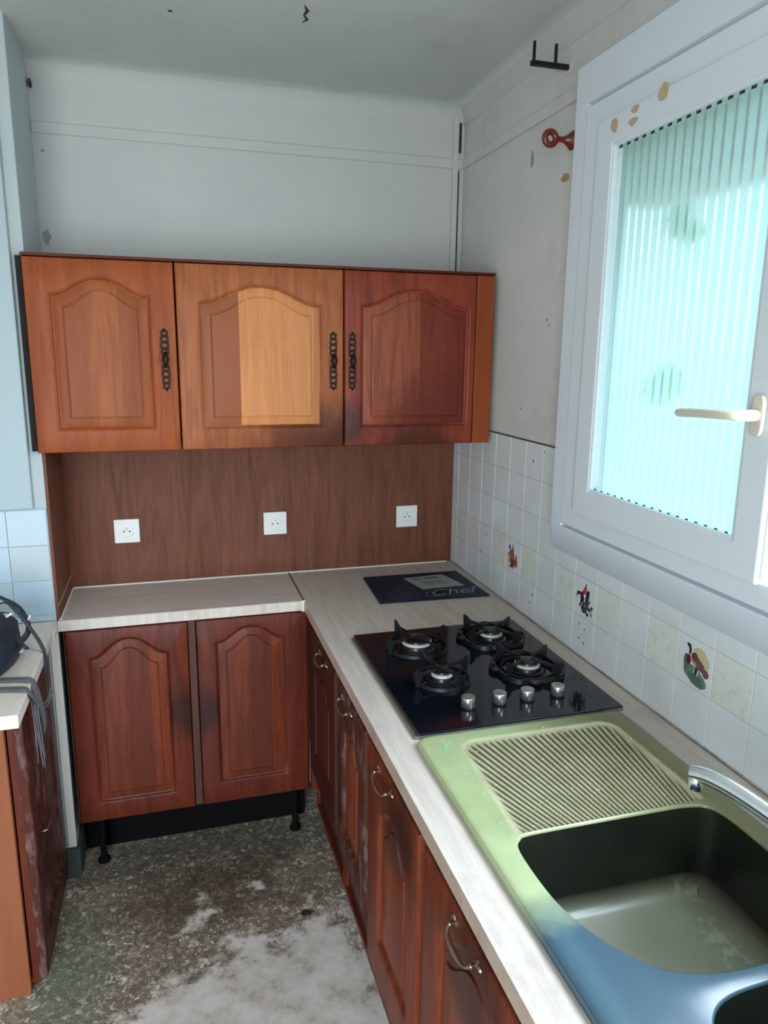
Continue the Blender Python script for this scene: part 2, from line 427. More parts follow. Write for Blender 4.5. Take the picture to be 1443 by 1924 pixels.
UP3P = wood('russet_oak_panel', None, srgb(84, 36, 22), 'z', seed=6, contrast=.6,
            staves=[(-.5, srgb(160, 84, 56)), (.245, srgb(130, 56, 38)), (.33, srgb(122, 50, 36))],
            grime=[(.28, .08, .2, srgb(100, 40, 28))])
EDGE = wood('dark_cabinet_edge', srgb(92, 38, 24), srgb(52, 20, 12), 'x', seed=7)
LOW = wood('mahogany_stained_oak', srgb(106, 42, 24), srgb(48, 18, 12), 'z', seed=8, contrast=.65)
LOWG = wood('mahogany_stained_oak_grimy', srgb(106, 42, 24), srgb(48, 18, 12), 'z', seed=9, contrast=.65,
            grime=[(.35, .36, .12, srgb(46, 24, 20))])
LOWG2 = wood('mahogany_stained_oak_soiled', srgb(104, 42, 26), srgb(48, 18, 12), 'z', seed=9.5, contrast=.65,
            grime=[(.01, .36, .12, srgb(46, 26, 22))])
LOWP = wood('mahogany_oak_panel', None, srgb(56, 22, 14), 'z', seed=10, contrast=.65,
            staves=[(-.5, srgb(118, 54, 32)), (.16, srgb(104, 46, 28)), (.24, srgb(126, 56, 30))])
RT = wood('cherry_oak_frame', srgb(124, 56, 32), srgb(58, 22, 13), 'z', seed=11, contrast=.6,
          grime=[(.25, .50, .16, srgb(46, 22, 16))])
RTP = wood('cherry_oak_panel', None, srgb(64, 26, 14), 'z', seed=12, contrast=.6,
           staves=[(-.5, srgb(132, 62, 34)), (.14, srgb(146, 72, 40)), (.2, srgb(120, 54, 32)), (.3, srgb(132, 60, 36))],
           grime=[(.20, .48, .13, srgb(58, 40, 36))])
DKW = wood('soot_dark_oak', srgb(74, 32, 22), srgb(36, 16, 12), 'z', seed=21, contrast=.6)
DKWP = wood('soot_dark_panel', srgb(82, 36, 24), srgb(40, 18, 13), 'z', seed=22, contrast=.6)
LFT = wood('scuffed_mahogany', srgb(84, 40, 28), srgb(44, 20, 16), 'z', seed=13, contrast=.6, wear=srgb(134, 112, 110))
ORANGE = wood('orange_end_panel', srgb(142, 84, 54), srgb(122, 66, 40), 'z', seed=14, contrast=.35)
POST = wood('grey_brown_post', srgb(86, 58, 46), srgb(52, 32, 26), 'z', seed=15)
SPLASH = wood('brown_veneer_panel', srgb(122, 74, 54), srgb(74, 42, 32), 'z', seed=16, contrast=.6, rough=.55)
PLINTH = wood('dark_red_plinth', srgb(66, 28, 22), srgb(38, 16, 14), 'y', seed=17)

# ------------------------------------------------------------------ the room
CZ = 2.572; XL = -3.4; YB = -4.7
b = MB(); b.box(XL-.2, .2, YB-.2, .2, -.1, 0); struct(b.build('floor', M['floor']))
# ceiling with a cove around it
b = MB(); rings = []
def rect(i, z):
    x0, x1, y0, y1 = XL+i, .0-i, YB+i, -i
    return [(x0, y0, z), (x1, y0, z), (x1, y1, z), (x0, y1, z)]
R = .06
for k in range(13):
    a = PI/2*k/12
    rings.append(rect(R*(1-math.cos(a)), CZ-R+R*math.sin(a)))
b.loft(rings[:8]); struct(b.build('trim_5', M['wall'], smooth=True))
b = MB(); b.loft(rings[7:], cap1=True)
b.loft([rect(-.2, CZ-R), rect(-.2, CZ+.1)], cap1=True)
struct(b.build('ceiling', M['ceiling'], smooth=True))
b = MB(); b.box(XL-.2, .2, .0, .2, 0, CZ-R+.005); struct(b.build('wall_back', M['wall']))
b = MB(); b.box(XL-.2, XL, YB-.2, .2, 0, CZ-R+.005); struct(b.build('wall_left', M['wall']))
# wall behind the viewer with an unseen opening added to let in sky light
b = MB(); zc = CZ-R+.005
b.box(XL, -2.85, YB-.2, YB, 0, zc); b.box(-1.35, .2, YB-.2, YB, 0, zc); b.box(-2.85, -1.35, YB-.2, YB, 2.2, zc)
struct(b.build('wall_front', M['wall']))
# right wall with the window opening
WY0, WY1, WZ0, WZ1 = -.985, -2.36, 1.30, 2.262
b = MB()
b.box(.004, .06, .2, WY0, 0, zc); b.box(.004, .06, WY1, YB-.2, 0, zc)
b.box(.004, .06, WY0, WY1, 0, WZ0); b.box(.004, .06, WY0, WY1, WZ1, zc)
wall_r = struct(b.build('wall_right', M['wall_r']))
# stub wall on the left, whose end closes the alcove
b = MB(); b.box(XL, -1.424, -.325, .1, 0, CZ+.05); struct(b.build('wall_stub', M['stub'], bevel=.003))
# raised plaster bands
b = MB(); b.box(-1.424, .0, -.008, .0, 2.366, 2.40); struct(b.build('trim_1', M['wall'], bevel=.004))
b = MB(); b.box(-.004, .004, -.01, -.86, 2.366, 2.40); struct(b.build('trim_2', M['wall_r'], bevel=.003))
b = MB(); b.box(-.040, -.020, -.014, 0, 1.96, 2.54); struct(b.build('trim_3', M['wall'], bevel=.003))
b = MB(); b.box(-.0195, -.012, -.006, 0, 1.96, 2.36); b.box(-.019, -.006, -.004, 0, 2.42, 2.52)
o = b.build('corner_crack', M['mark_dark'], bevel=.002); struct(o)
b = MB(); b.box(-1.475, -1.424, -.345, -.325, 0, .105); b.box(-1.424, -1.412, -.345, .0, 0, .105)
struct(b.build('baseboard_left', M['baseboard'], bevel=.004))
b = MB(); b.box(-1.449, -1.4235, -.3285, -.322, .105, .865); struct(b.build('trim_6', M['caulk'], bevel=.002))
# pale raised board on the stub
b = MB(); b.box(XL, -1.458, -.343, -.325, 1.254, 2.335); struct(b.build('trim_4', M['blue_white'], bevel=.004))

# tiles on the right wall
def tile_wall(name, cells, mats, grout, gb, axis):
    """cells: (u0,u1,z0,z1,kind)"""
    g = MB(); [g.box(*q) for q in gb]; root = struct(g.build(name, grout))
    for kind, m, nm in mats:
        t = MB()
        for (u0, u1, z0, z1, k) in cells:
            if k != kind: continue
            if axis == 'x': t.box(.0, .0035, u0, u1, z0, z1)
            else: t.box(u0, u1, -.3335, -.330, z0, z1)
        if t.v:
            o = t.build(nm, m, root, bevel=.0012, seg=2)
    return root
cells = []
T = .10956; Y0 = -.9395+T*8; G = .0012
rows = [(.905, 1.015), (1.015, 1.125), (1.125, 1.235), (1.235, 1.345), (1.345, 1.455)]
for i in range(-1, 24):
    ya = Y0-i*T; yb = ya-T
    ya = min(ya, -.001)
    if ya-yb < .01: continue
    for r, (z0, z1) in enumerate(rows):
        kind = 'w'
        if r == 1:
            q = (i-8) % 4
            kind = {0: 'd', 1: 'l', 2: 'w', 3: 'l'}[q]
            if kind == 'd': kind = 'w'
        if yb < -.84 and z0 > 1.2: continue
        z1_ = z1 if not (yb < -.84 and z1 > 1.2) else 1.20
        cells.append((yb+G/2, ya-G/2, z0+G/2, z1_-G/2, kind))
tr_ = tile_wall('wall_right_tiles', cells, [('w', M['tile'], 'white_tiles'), ('l', M['tile_leaf'], 'leaf_patterned_tiles')],
                M['grout'], [(.001, .004, -.845, .0, .90, 1.4555), (.001, .004, -2.6, -.845, .90, 1.20)], 'x')
cells = []
for i in range(0, 17):
    xa = -1.4265-i*T
    for r in range(4):
        z0 = 1.25-(r+1)*T
        cells.append((max(xa-T, -3.3)+G/2, xa-G/2, max(z0, .90)+G/2, z0+T-G/2, 'l' if (r == 1 and i % 2 == 0) or (r == 2 and i % 3 == 1) else 'w'))
M['tile_s'] = plain('blue_lit_stub_tile', srgb(172, 194, 206), .3); M['tile_sl'] = plain('stub_leaf_tile', srgb(172, 188, 192), .3)  # white tile copies with the window's blue light put into their colour
tile_wall('wall_stub_tiles', cells, [('w', M['tile_s'], 'white_tiles'), ('l', M['tile_sl'], 'leaf_patterned_tiles')],
          M['grout_pale'], [(-3.3, -1.4255, -.3305, -.326, .90, 1.252)], 'y')

# painted pictures on three tiles (flat glaze, 0.3 mm proud)
def motif(yc, zc, shapes):
    """shapes: (colour, [(u, v)...]) u to the right as seen from the room, in tile units (-1..1)"""
    byc = {}
    for c_, poly in shapes: byc.setdefault(c_, []).append(poly)
    for j, (c_, polys) in enumerate(byc.items()):
        b = MB()
        for q, poly in enumerate(polys):
            x = -.0003-.00008*j-.00001*q
            b.prism([(yc-u*.047, zc+v*.047) for u, v in poly], 'x', .0002, x)
        key = 'glaze_%d_%d_%d' % c_
        if key not in M: M[key] = plain(key, srgb(*c_), .3)
        b.build('tile_picture', M[key], tr_)
def ell(cx, cy, rx, ry, n=14, jag=0, rot=0):
    out = []
    for k in range(n):
        a = 2*PI*k/n; s_ = 1+random.uniform(-jag, jag)
        x, y = rx*math.cos(a)*s_, ry*math.sin(a)*s_
        out.append((cx+x*math.cos(rot)-y*math.sin(rot), cy+x*math.sin(rot)+y*math.cos(rot)))
    return out
# jug with fruit
motif(-.556, 1.070, [
    ((70, 80, 74), [(-.1, .9), (.12, .35), (-.2, .3)]), ((70, 80, 74), [(-.75, .55), (-.45, .75), (-.35, .3)]),
    ((52, 52, 44), [(-.8, -.1), (-.3, .5), (-.25, .35), (-.7, -.15)]),
    ((150, 96, 66), ell(-.1, -.1, .36, .52)), ((112, 66, 40), ell(-.05, -.45, .33, .25)),
    ((206, 160, 120), ell(-.55, -.35, .2, .32)), ((186, 60, 64), ell(.45, -.4, .24, .3)), ((120, 50, 60), [(.4, .2), (.58, .1), (.6, -.5), (.45, -.4)]),
    ((70, 60, 58), ell(-.1, -.72, .3, .1)), ((150, 150, 140), ell(-.2, -.85, .5, .05))])
# rider and hounds
dots = [((60, 62, 66), ell(random.uniform(-.2, .75), random.uniform(-.8, .0), random.uniform(.05, .16), random.uniform(.05, .14), 7, .4, random.uniform(0, 3))) for _ in range(22)]
dots += [((130, 136, 138), ell(random.uniform(-.35, .75), random.uniform(-.7, .2), random.uniform(.06, .2), random.uniform(.04, .12), 8, .4, random.uniform(0, 3))) for _ in range(16)]
motif(-.996, 1.066, dots[22:] + [
    ((28, 28, 34), ell(-.3, .15, .22, .36, 12, .1, -.2)), ((28, 28, 34), [(-.5, .4), (-.85, .35), (-.98, -.1), (-.78, .15), (-.5, .2)]),
    ((28, 28, 34), [(.0, .0), (.12, .62), (.42, .68), (.36, .1), (.1, -.3)]), ((28, 28, 34), [(-.45, -.1), (-.62, -.5), (-.5, -.5), (-.25, -.1)]),
    ((28, 28, 34), [(-.2, -.1), (-.35, -.65), (-.2, -.62), (.0, -.1)]),
    ((206, 58, 46), [(-.3, .5), (-.08, .85), (.12, .75), (.05, .4), (-.15, .3)]), ((60, 70, 76), [(-.05, .85), (.0, 1.0), (.1, .95), (.06, .8)]),
    ((225, 225, 220), [(-.2, .32), (-.05, .1), (.05, .3)])] + dots[:22])
# duck by the reeds
motif(-1.436, 1.066, [
    ((208, 190, 150), ell(.3, .42, .6, .5, 16, .05, -.5)),
    ((104, 130, 112), ell(0, -.45, .8, .42, 16, .08, -.35)), ((84, 112, 98), ell(.15, -.62, .55, .26, 12, .15, -.35)), ((84, 112, 98), ell(-.6, .0, .18, .45, 12, .2)),
    ((120, 84, 76), ell(.15, .22, .55, .24, 14, .05, -.5)), ((92, 74, 66), ell(-.08, .45, .2, .2)), ((120, 84, 76), ell(.68, -.1, .2, .2)),
    ((110, 30, 50), ell(-.48, .18, .16, .24)), ((34, 34, 38), [(-.6, .95), (-.42, .92), (-.34, .7), (-.38, .45), (-.48, .45), (-.48, .72), (-.68, .88)]),
    ((150, 140, 140), ell(-.1, .15, .2, .08, 10, 0, -.4)), ((220, 225, 220), [(-.05, .0), (-.08, -.35), (-.03, -.35), (.0, .0)]), ((220, 225, 220), [(.2, -.1), (.14, -.4), (.18, -.4), (.26, -.1)]),
    ((44, 66, 66), [(.0, .0), (-.04, -.35), (.12, -.4), (.2, -.1)])])
# drilled holes and stains on tiles and plaster
def mark(mat, pts, nm, parent, x=-.0006, r=(.004, .004)):
    b = MB()
    for (y, z_, ry, rz) in pts:
        b.prism([(y+u, z_+v) for u, v in ell(0, 0, ry, rz, 10, .25)], 'x', x, x+.0012)
    return b.build(nm, mat, parent)
mark(M['mark_dark'], [(-.975, .992, .002, .0035), (-1.003, .985, .002, .003), (-.978, .952, .002, .004), (-1.004, .945, .003, .0035),
                      (-.70, .985, .003, .004), (-.30, 1.02, .003, .004), (-.66, 1.40, .003, .005), (-.725, 1.435, .002, .004), (-.685, .955, .002, .003), (-.34, 1.09, .003, .003)],
     'drill_holes', tr_)
mark(M['mark_dark'], [(-.686, 1.815, .003, .003), (-.70, 1.80, .002, .004), (-.55, 1.55, .002, .003)], 'nail_holes', wall_r, .0034)
mark(M['peel_grey'], [(-.542, 2.28, .010, .022)], 'filler_patch', wall_r, .0034)
mark(M['peel_orange'], [(-.742, 2.186, .022, .012)], 'chipped_patch', wall_r, .0032)
b = MB(); b.box(-.001, .004, -.30, -.85, 1.4556, 1.4585); b.build('tile_top_joint', M['mark_dark'], tr_)
# marks on the back wall and ceiling
wb = bpy.data.objects['wall_back']; ce = bpy.data.objects['ceiling']
b = MB()
for (x, z_, rx, rz) in [(-1.396, 2.317, .006, .005), (-1.417, 2.50, .005, .012), (-1.405, 2.063, .012, .02)]:
    b.prism([(x+u, z_+v) for u, v in ell(0, 0, rx, rz, 10, .3)], 'y', -.0008, .001)
b.build('nail_holes', M['peel_grey'], wb)
b = MB()
b.prism([(-1.415+u, 2.50+v) for u, v in ell(0, 0, .004, .012, 8, .3)], 'y', -.03, -.005)
b.build('hook_stub', M['mark_dark'], wb)
b = MB()
b.tube([(-.668, -.50, CZ-.0005), (-.660, -.525, CZ-.0005), (-.672, -.545, CZ-.0005), (-.668, -.575, CZ-.0005), (-.680, -.60, CZ-.0005)], [.001, .004, .0025, .005, .001], 6)
b.prism([(-1.006+u, -.463+v) for u, v in ell(0, 0, .006, .006, 8, .2)], 'z', CZ-.001, CZ+.002)
b.build('ceiling_crack', M['mark_dark'], ce)

# ------------------------------------------------------------------ window
b = MB()   # painted surround of the opening, standing 4 cm off the wall, sloping back at its foot
S = .040
def ring(x, y0, y1, z0, z1): return [(x, y0, z0), (x, y1, z0), (x, y1, z1), (x, y0, z1)]
b.loft([ring(.003, -.80, -2.52, 1.165, 2.425), ring(-.002, -.803, -2.517, 1.17, 2.422), ring(-.028, -.846, -2.49, 1.222, 2.418), ring(-S, -.856, -2.48, 1.25, 2.41), ring(-S, -.908, -2.432, 1.258, 2.318),
        ring(-.022, -.915, -2.425, 1.265, 2.310), ring(-.022, WY0+.0, WY1, 1.30, 2.262), ring(.06, WY0, WY1, WZ0, WZ1)])
sur = struct(b.build('window_surround', M['surround'], smooth=True))
WN = struct(thing('window_1', 'white framed kitchen window', 'window'))
for k_ in ('label', 'category'): del WN[k_]
# fixed frame
b = MB()
def frame(b, y0, y1, z0, z1, wl, wr, wb_, wt, x0, x1):
    O = lambda x: [(x, y0, z0), (x, y1, z0), (x, y1, z1), (x, y0, z1)]
    I = lambda x: [(x, y0-wl, z0+wb_), (x, y1+wr, z0+wb_), (x, y1+wr, z1-wt), (x, y0-wl, z1-wt)]
    b.loft([O(x1), O(x0), I(x0), I(x1), O(x1)])
frame(b, -.918, -2.42, 1.268, 2.306, .078, .078, .05, .06, -.046, .02)
b.build('window_frame', M['frame_white'], WN, bevel=.004)
# sash (closed leaf), glass bead, pane
SY0, SY1, SZ0, SZ1 = -.995, -1.628, 1.314, 2.25
b = MB(); frame(b, SY0, SY1, SZ0, SZ1, .068, .066, .068, .062, -.060, -.004)
sash = b.build('window_sash', M['frame_white'], WN, bevel=.004)
b = MB(); frame(b, SY0-.062, SY1+.060, SZ0+.062, SZ1-.056, .012, .012, .012, .012, -.0575, -.045)
b.build('glazing_bead', M['frame_white'], sash, bevel=.003)
b = MB(); b.box(-.0455, -.0445, SY0-.066, SY1+.064, SZ0+.066, SZ0+.0725); b.box(-.0455, -.0445, SY0-.066, SY1+.064, SZ1-.066, SZ1-.060); b.box(-.0455, -.0445, SY0-.066, SY0-.0695, SZ0+.066, SZ1-.066)
yy = SY0-.075
while yy > SY1+.07:
    b.box(-.0454, -.0446, yy, yy-.0125, SZ1-.0725, SZ1-.0655); b.box(-.0454, -.0446, yy, yy-.008, SZ0+.0720, SZ0+.0760); yy -= .0285
b.build('rubber_seal', M['mark_dark'], sash)
b = MB(); ny = 330; y0g, y1g = SY0-.06, SY1+.06
prof = []
for i in range(ny+1):
    y = y0g+(y1g-y0g)*i/ny
    prof.append((-.030-.0011*abs(math.sin(PI*y/.0285)), y))
b.loft([[(x, y, SZ0+.055) for x, y in prof], [(x, y, SZ1-.05) for x, y in prof]], closed=False)
pane = b.build('glass_pane', M['pane'], sash, smooth='all')
# rebate strips on the meeting edge
b = MB(); b.box(-.050, -.020, SY1, SY1-.008, SZ0+.01, SZ1-.01); b.box(-.002, .012, SY1+.01, SY1-.014, SZ0, SZ1)
b.build('meeting_stile', M['white_plastic'], sash, bevel=.002)
# handle: rose plate and lever turned sideways
b = MB()
rose = [(v, u) for u, v in [(0, 0)]]
pl = []
for k in range(24):
    a = 2*PI*k/24; c_, s_ = math.cos(a), math.sin(a)
    pl.append((-1.596+.0135*(abs(c_)**.5)*(1 if c_ > 0 else -1), 1.617+.036*(abs(s_)**.6)*(1 if s_ > 0 else -1)))
b.prism(pl, 'x', -.060, -.070)
hd = b.build('window_handle', M['beige_plastic'], WN, bevel=.002)
b = MB()
b.tube(spline([(-.068, -1.596, 1.617), (-.095, -1.596, 1.617), (-.112, -1.585, 1.617), (-.116, -1.55, 1.616), (-.114, -1.50, 1.614), (-.110, -1.452, 1.611), (-.109, -1.447, 1.611)], 6), [(.0105, .0105)]*12+[(.0085, .011)]*22+[(.006, .008)]*2+[(.002, .003)], 14)
b.build('handle_lever', M['beige_plastic'], hd, smooth='all')
# peeled paint on the sash head
b = MB()
for (y, z_, ry, rz, p_) in [(-1.066, 2.226, .014, .019, 0), (-1.142, 2.238, .014, .009, 1), (-1.140, 2.214, .016, .009, 1), (-1.240, 2.243, .018, .016, 0)]:
    b.prism([(y+u, z_+v) for u, v in ell(0, 0, ry, rz, 9, .25)], 'x', -.0606, -.0600)
b.build('bare_paint_patch', M['peel'], sash)
# outside: sill, shutter box, neighbours' wall and bushes beyond
b = MB(); b.box(.02, .16, WY0+.03, WY1-.03, 1.195, 1.245); struct(b.build('window_sill', M['render_pink'], bevel=.01))
b = MB(); b.box(.21, .45, -.7, -1.62, 2.13, 2.40)
tag(b.build('shutter_box', M['shutter'], bevel=.01), 'tan shutter housing behind the top of the ribbed window pane', 'shutter box')
b = MB(); b.box(.08, .11, WY0-.01, WY0-.04, WZ0, WZ1); 
def bush(name, cx, cy, cz, r, n_, label):
    b = MB()
    for _ in range(n_):
        a, c_ = random.uniform(0, 2*PI), random.uniform(-1, 1); rr = r*random.uniform(.2, 1)
        p = Vector((cx+rr*math.cos(a)*.5, cy+rr*math.sin(a), cz+rr*c_))
        d = Vector((random.gauss(0, 1), random.gauss(0, 1), random.gauss(0, 1))).normalized(); e_ = d.orthogonal().normalized(); f_ = d.cross(e_)
        L = random.uniform(.025, .05)
        b.add([p-d*L, p+e_*L*.5+f_*.004, p+d*L, p-e_*L*.5+f_*.004, p-f_*.003], [(0, 1, 4), (1, 2, 4), (2, 3, 4), (3, 0, 4)])
    b.tube([(.225, cy, 2.131), (cx+.01, cy+.004, (cz+2.13)/2), (cx, cy, cz)], [.0016, .0014, .001], 6)
    return tag(b.build(name, M['leaf'], weld=False), label, 'plant')
bush('leafy_branch', .215, -1.045, 2.03, .048, 50, 'small green leafy branch seen through upper left of ribbed pane')
bush('leafy_branch', .215, -1.03, 1.645, .05, 50, 'small green leafy branch seen through lower left of ribbed pane')

# ------------------------------------------------------------------ doors
def outline(x0, x1, z0, zs, h, d, y, nb=10, ns=8, na=36, sx_=0.0):
    """closed loop, counter-clockwise seen from -y, inset by d"""
    x0 += d; x1 -= d; z0 += d; zs -= d
    pts = []
    for i in range(nb): pts.append((x0+(x1-x0)*i/nb, y, z0))
    for i in range(ns): pts.append((x1, y, z0+(zs-z0)*i/ns))
    for i in range(na):
        t = i/na; xx = x1+(x0-x1)*t
        f = .5-.5*math.cos(2*PI*t); f = f*(1-.12*math.sin(PI*t)**6)*1.12 if True else f
        pts.append((xx, y, zs+h*min(f, 1.2)))
    for i in range(ns): pts.append((x0, y, zs+(z0-zs)*i/ns))
    return pts
def rectloop(x0, x1, z0, z1, y, nb=10, ns=8, na=36):
    pts = []
    for i in range(nb): pts.append((x0+(x1-x0)*i/nb, y, z0))
    for i in range(ns): pts.append((x1, y, z0+(z1-z0)*i/ns))
    for i in range(na): pts.append((x1+(x0-x1)*i/na, y, z1))
    for i in range(ns): pts.append((x0, y, z1+(z0-z1)*i/ns))
    return pts
def door(parent, loc, W, H, L, Rr, B, TS, h, mf, mp, T_=.022, field=.036, label=None, plab=None, rotz=0):
    """L,Rr,B = stile/rail widths; TS = height of the shoulder above the door's foot; front at y=-T_"""
    x0, x1, z0, zs = L, W-Rr, B, TS
    y = -T_
    b = MB()
    rings = [rectloop(0, W, 0, H, 0), rectloop(0, W, 0, H, y+.004), rectloop(.0015, W-.0015, .0015, H-.0015, y+.0012), rectloop(.004, W-.004, .004, H-.004, y)]
    rings += [outline(x0, x1, z0, zs, h, d, yy) for d, yy in [(0, y), (.0015, y+.0015), (.004, y+.002), (.0065, y+.0045), (.008, y+.0085), (.012, y+.010), (.0125, y+.014)]]
    b.loft(rings, cap0=True)
    d = b.build('door', mf, parent, smooth=True, loc=loc)
    d.rotation_euler.z = rotz
    if label: d['label'] = label
    b = MB()
    F = field
    pr = [outline(x0, x1, z0, zs, h, q, yy) for q, yy in [(.010, y+.014), (.0115, y+.0105), (.016, y+.009), (F-.004, y+.0065), (F-.001, y+.0062), (F, y+.0082), (F+.0025, y+.0082), (F+.004, y+.0035), (F+.008, y+.003)]]
    b.loft(pr, cap0=True)
    # field: bridge bottom run to top run so the flat is clean
    nb, ns, na = 10, 8, 36
    last = pr[-1]; cx = sum(p[0] for p in last)/len(last); czz = sum(p[2] for p in last)/len(last)
    n0 = len(last); b.add(last+[(cx, y+.003, czz)], [(i, (i+1) % n0, n0) for i in range(n0)])
    p = b.build('panel', mp, d, smooth=True)
    if plab: p['label'] = plab
    return d
def ornate_handle(parent, x, z, H=.155, y=-.022):
    b = MB()
    # pierced filigree backplate: chain of small loops either side of a central boss
    for sgn in (-1, 1):
        zc_ = .014
        for r, rz in [(.0092, .0098), (.0102, .0108), (.0096, .0098), (.0076, .0086)]:
            zc_ += rz
            pts = [(x+r*math.cos(2*PI*k/14), y-.002, z+sgn*(zc_)+rz*math.sin(2*PI*k/14)) for k in range(15)]
            b.tube(pts, [.0030]*15, 6)
            zc_ += rz*.72
            b.lathe([(.0001, -.004), (.003, -.003), (.0035, 0), (.003, .001)], (x-.0085, y-.002, z+sgn*zc_), 8, 'y')
            b.lathe([(.0001, -.004), (.003, -.003), (.0035, 0), (.003, .001)], (x+.0085, y-.002, z+sgn*zc_), 8, 'y')
        b.tube([(x, y-.002, z+sgn*(zc_)), (x, y-.003, z+sgn*(zc_+.004)), (x, y-.002, z+sgn*(zc_+.010))], [.003, .0045, .001], 8)
    b.lathe([(.010, 0), (.0105, .002), (.008, .004), (.0001, .005)], (x, y, z), 16, 'y')
    b.tube(spline([(x, y-.006, z+.022), (x, y-.014, z+.014), (x, y-.019, z), (x, y-.014, z-.014), (x, y-.006, z-.022)], 4),
           [.003, .0045, .006, .007, .0075, .008, .0085, .009, .0088, .008, .0078, .007, .006, .0055, .0045, .004, .003], 10)
    hdl = b.build('handle', M['dark_iron'], parent, smooth=True); hdl['label'] = 'black filigree metal handle'
def bail_handle(parent, x, z, L=.088, y=-.022):
    b = MB()
    for s_ in (-1, 1):
        xc = x+s_*L/2
        b.lathe([(.007, 0), (.007, .0015), (.004, .003), (.0035, .010), (.0048, .012), (.004, .015), (.0001, .016)], (xc, y, z), 12, 'y')
        b.tube(spline([(xc+s_*.003, y-.001, z), (xc+s_*.010, y-.002, z+.003), (xc+s_*.016, y-.001, z-.002)], 4), [.0025]*4+[.0035]*3+[.002, .001], 6)
        b.tube(spline([(xc, y-.001, z+.003), (xc+s_*.003, y-.002, z+.010), (xc+s_*.008, y-.001, z+.012)], 4), [.002]*7+[.0015, .001], 6)
    b.tube(spline([(x-L/2, y-.012, z), (x-L/2+.005, y-.018, z-.006), (x-.026, y-.021, z-.011), (x, y-.022, z-.012), (x+.026, y-.021, z-.011), (x+L/2-.005, y-.018, z-.006), (x+L/2, y-.012, z)], 5),
           [.0027]*8+[.003, .0034, .0038, .0042, .0044, .0046, .0048, .0046, .0044, .0042, .0038, .0034, .003]+[.0027]*10, 8)
    h_ = b.build('handle', M['aged_brass'], parent, smooth=True); h_['label'] = 'aged brass bail handle'

# ------------------------------------------------------------------ upper wall cabinets
UZ, UH = 1.421, .548
def wall_cabinet(x0, x1, label, mats, args, hx, side_gap=False, filler=0, seedm=None):
    mf, mp, mc = mats
    t = thing('wall_cabinet', label, 'cabinet', (x0, -.338, UZ), 0, 'wall cabinets above the brown panel')
    W = x1-x0
    b = MB(); D = .336
    b.box(.001, .019, 0, D, 0, UH-.002); b.box(W-.019, W-.001, 0, D, 0, UH-.002)
    b.box(.019, W-.019, 0, D, .0, .018); b.box(.019, W-.019, 0, D, UH-.020, UH-.002); b.box(.019, W-.019, D-.008, D, .018, UH-.02)
    b.box(.019, W-.019, .01, D-.01, .26, .278)
    b.build('carcass', mc, t, bevel=.001)
    b = MB(); b.box(0, W, -.024, D, UH-.002, UH+.006); b.build('top_edge', EDGE, t, bevel=.0015)
    dw = W-.004-filler
    d = door(t, (.002, 0, .0), dw, UH-.004, *args, mf, mp)
    ornate_handle(d, hx, .268)
    if filler:
        b = MB(); b.box(W-filler, W-.001, -.022, 0, 0, UH-.004); b.build('filler_strip', wood('orange_filler', srgb(150, 72, 34), srgb(104, 44, 22), 'z', seed=20, contrast=.4), t, bevel=.002)
    if side_gap:
        b = MB(); b.box(-.016, -.001, -.006, .012, .004, UH-.002); g = b.build('side_gap_strip', M['black_gap'], t)  # black strip stands in for the shade of the dark gap here
    return t
wall_cabinet(-1.4300, -1.0270, 'wall cabinet with evenly honey-brown arched door, leftmost above the sockets',
             (UP1, UP1P, EDGE), (.058, .066, .063, .450, .048), .366, side_gap=True)
wall_cabinet(-1.0265, -.5225, 'middle wall cabinet with pale amber arched panel beside a darker board',
             (UP2, UP2P, EDGE), (.060, .064, .060, .440, .054), .468)
wall_cabinet(-.5215, -.0140, 'reddish-brown wall cabinet in the corner, handle on its left side',
             (UP3, UP3P, EDGE), (.050, .018, .056, .445, .054), .024, filler=.062)

# ------------------------------------------------------------------ brown back panel, sockets
b = MB(); b.box(-1.4215, -.0005, -.009, -.001, .902, 1.4195)
pn = tag(b.build('backsplash_panel', SPLASH, bevel=.001), 'brown wood-veneer panel behind the worktop, under the wall cabinets', 'panel')
b = MB(); b.box(-1.4235, -1.4155, -.3235, -.009, .902, 1.4195)
b.build('side_panel', SPLASH, pn, bevel=.001)
b = MB(); b.box(-1.4155, -1.4135, -.322, -.009, .945, .948); b.build('joint_line', M['peel'], pn)
for k, lab in ((-1.222, 'white square wall socket, leftmost of three on the brown panel'), (-.703, 'white square wall socket in the middle of the brown panel'), (-.191, 'white square wall socket nearest the tiled wall')):
    t = thing('wall_socket', lab, 'socket', (k, -.009, 1.096), 0, 'sockets on the brown panel')
    b = MB(); b.box(-.0425, .0425, -.009, 0, -.0425, .0425); b.build('cover_plate', M['white_plastic'], t, bevel=.003)
    b = MB(); b.lathe([(.0235, .0085), (.0235, .0105), (.0205, .0108), (.0200, .0094), (.0001, .0094)], (0, 0, 0), 28, 'y'); b.build('socket_insert', M['white_plastic'], t, smooth=True)
    b = MB()
    for dx in (-.0095, .0095): b.lathe([(.0028, .0092), (.0028, .0099), (.0001, .0099)], (dx, 0, -.001), 12, 'y')
    b.build('pin_hole', M['socket_hole'], t)
    b = MB(); b.tube([(0, -.0094, .0105), (0, -.016, .0105), (0, -.0165, .0105)], [.0024, .0024, .001], 8); b.build('earth_pin', M['steel_pin'], t, smooth=True)

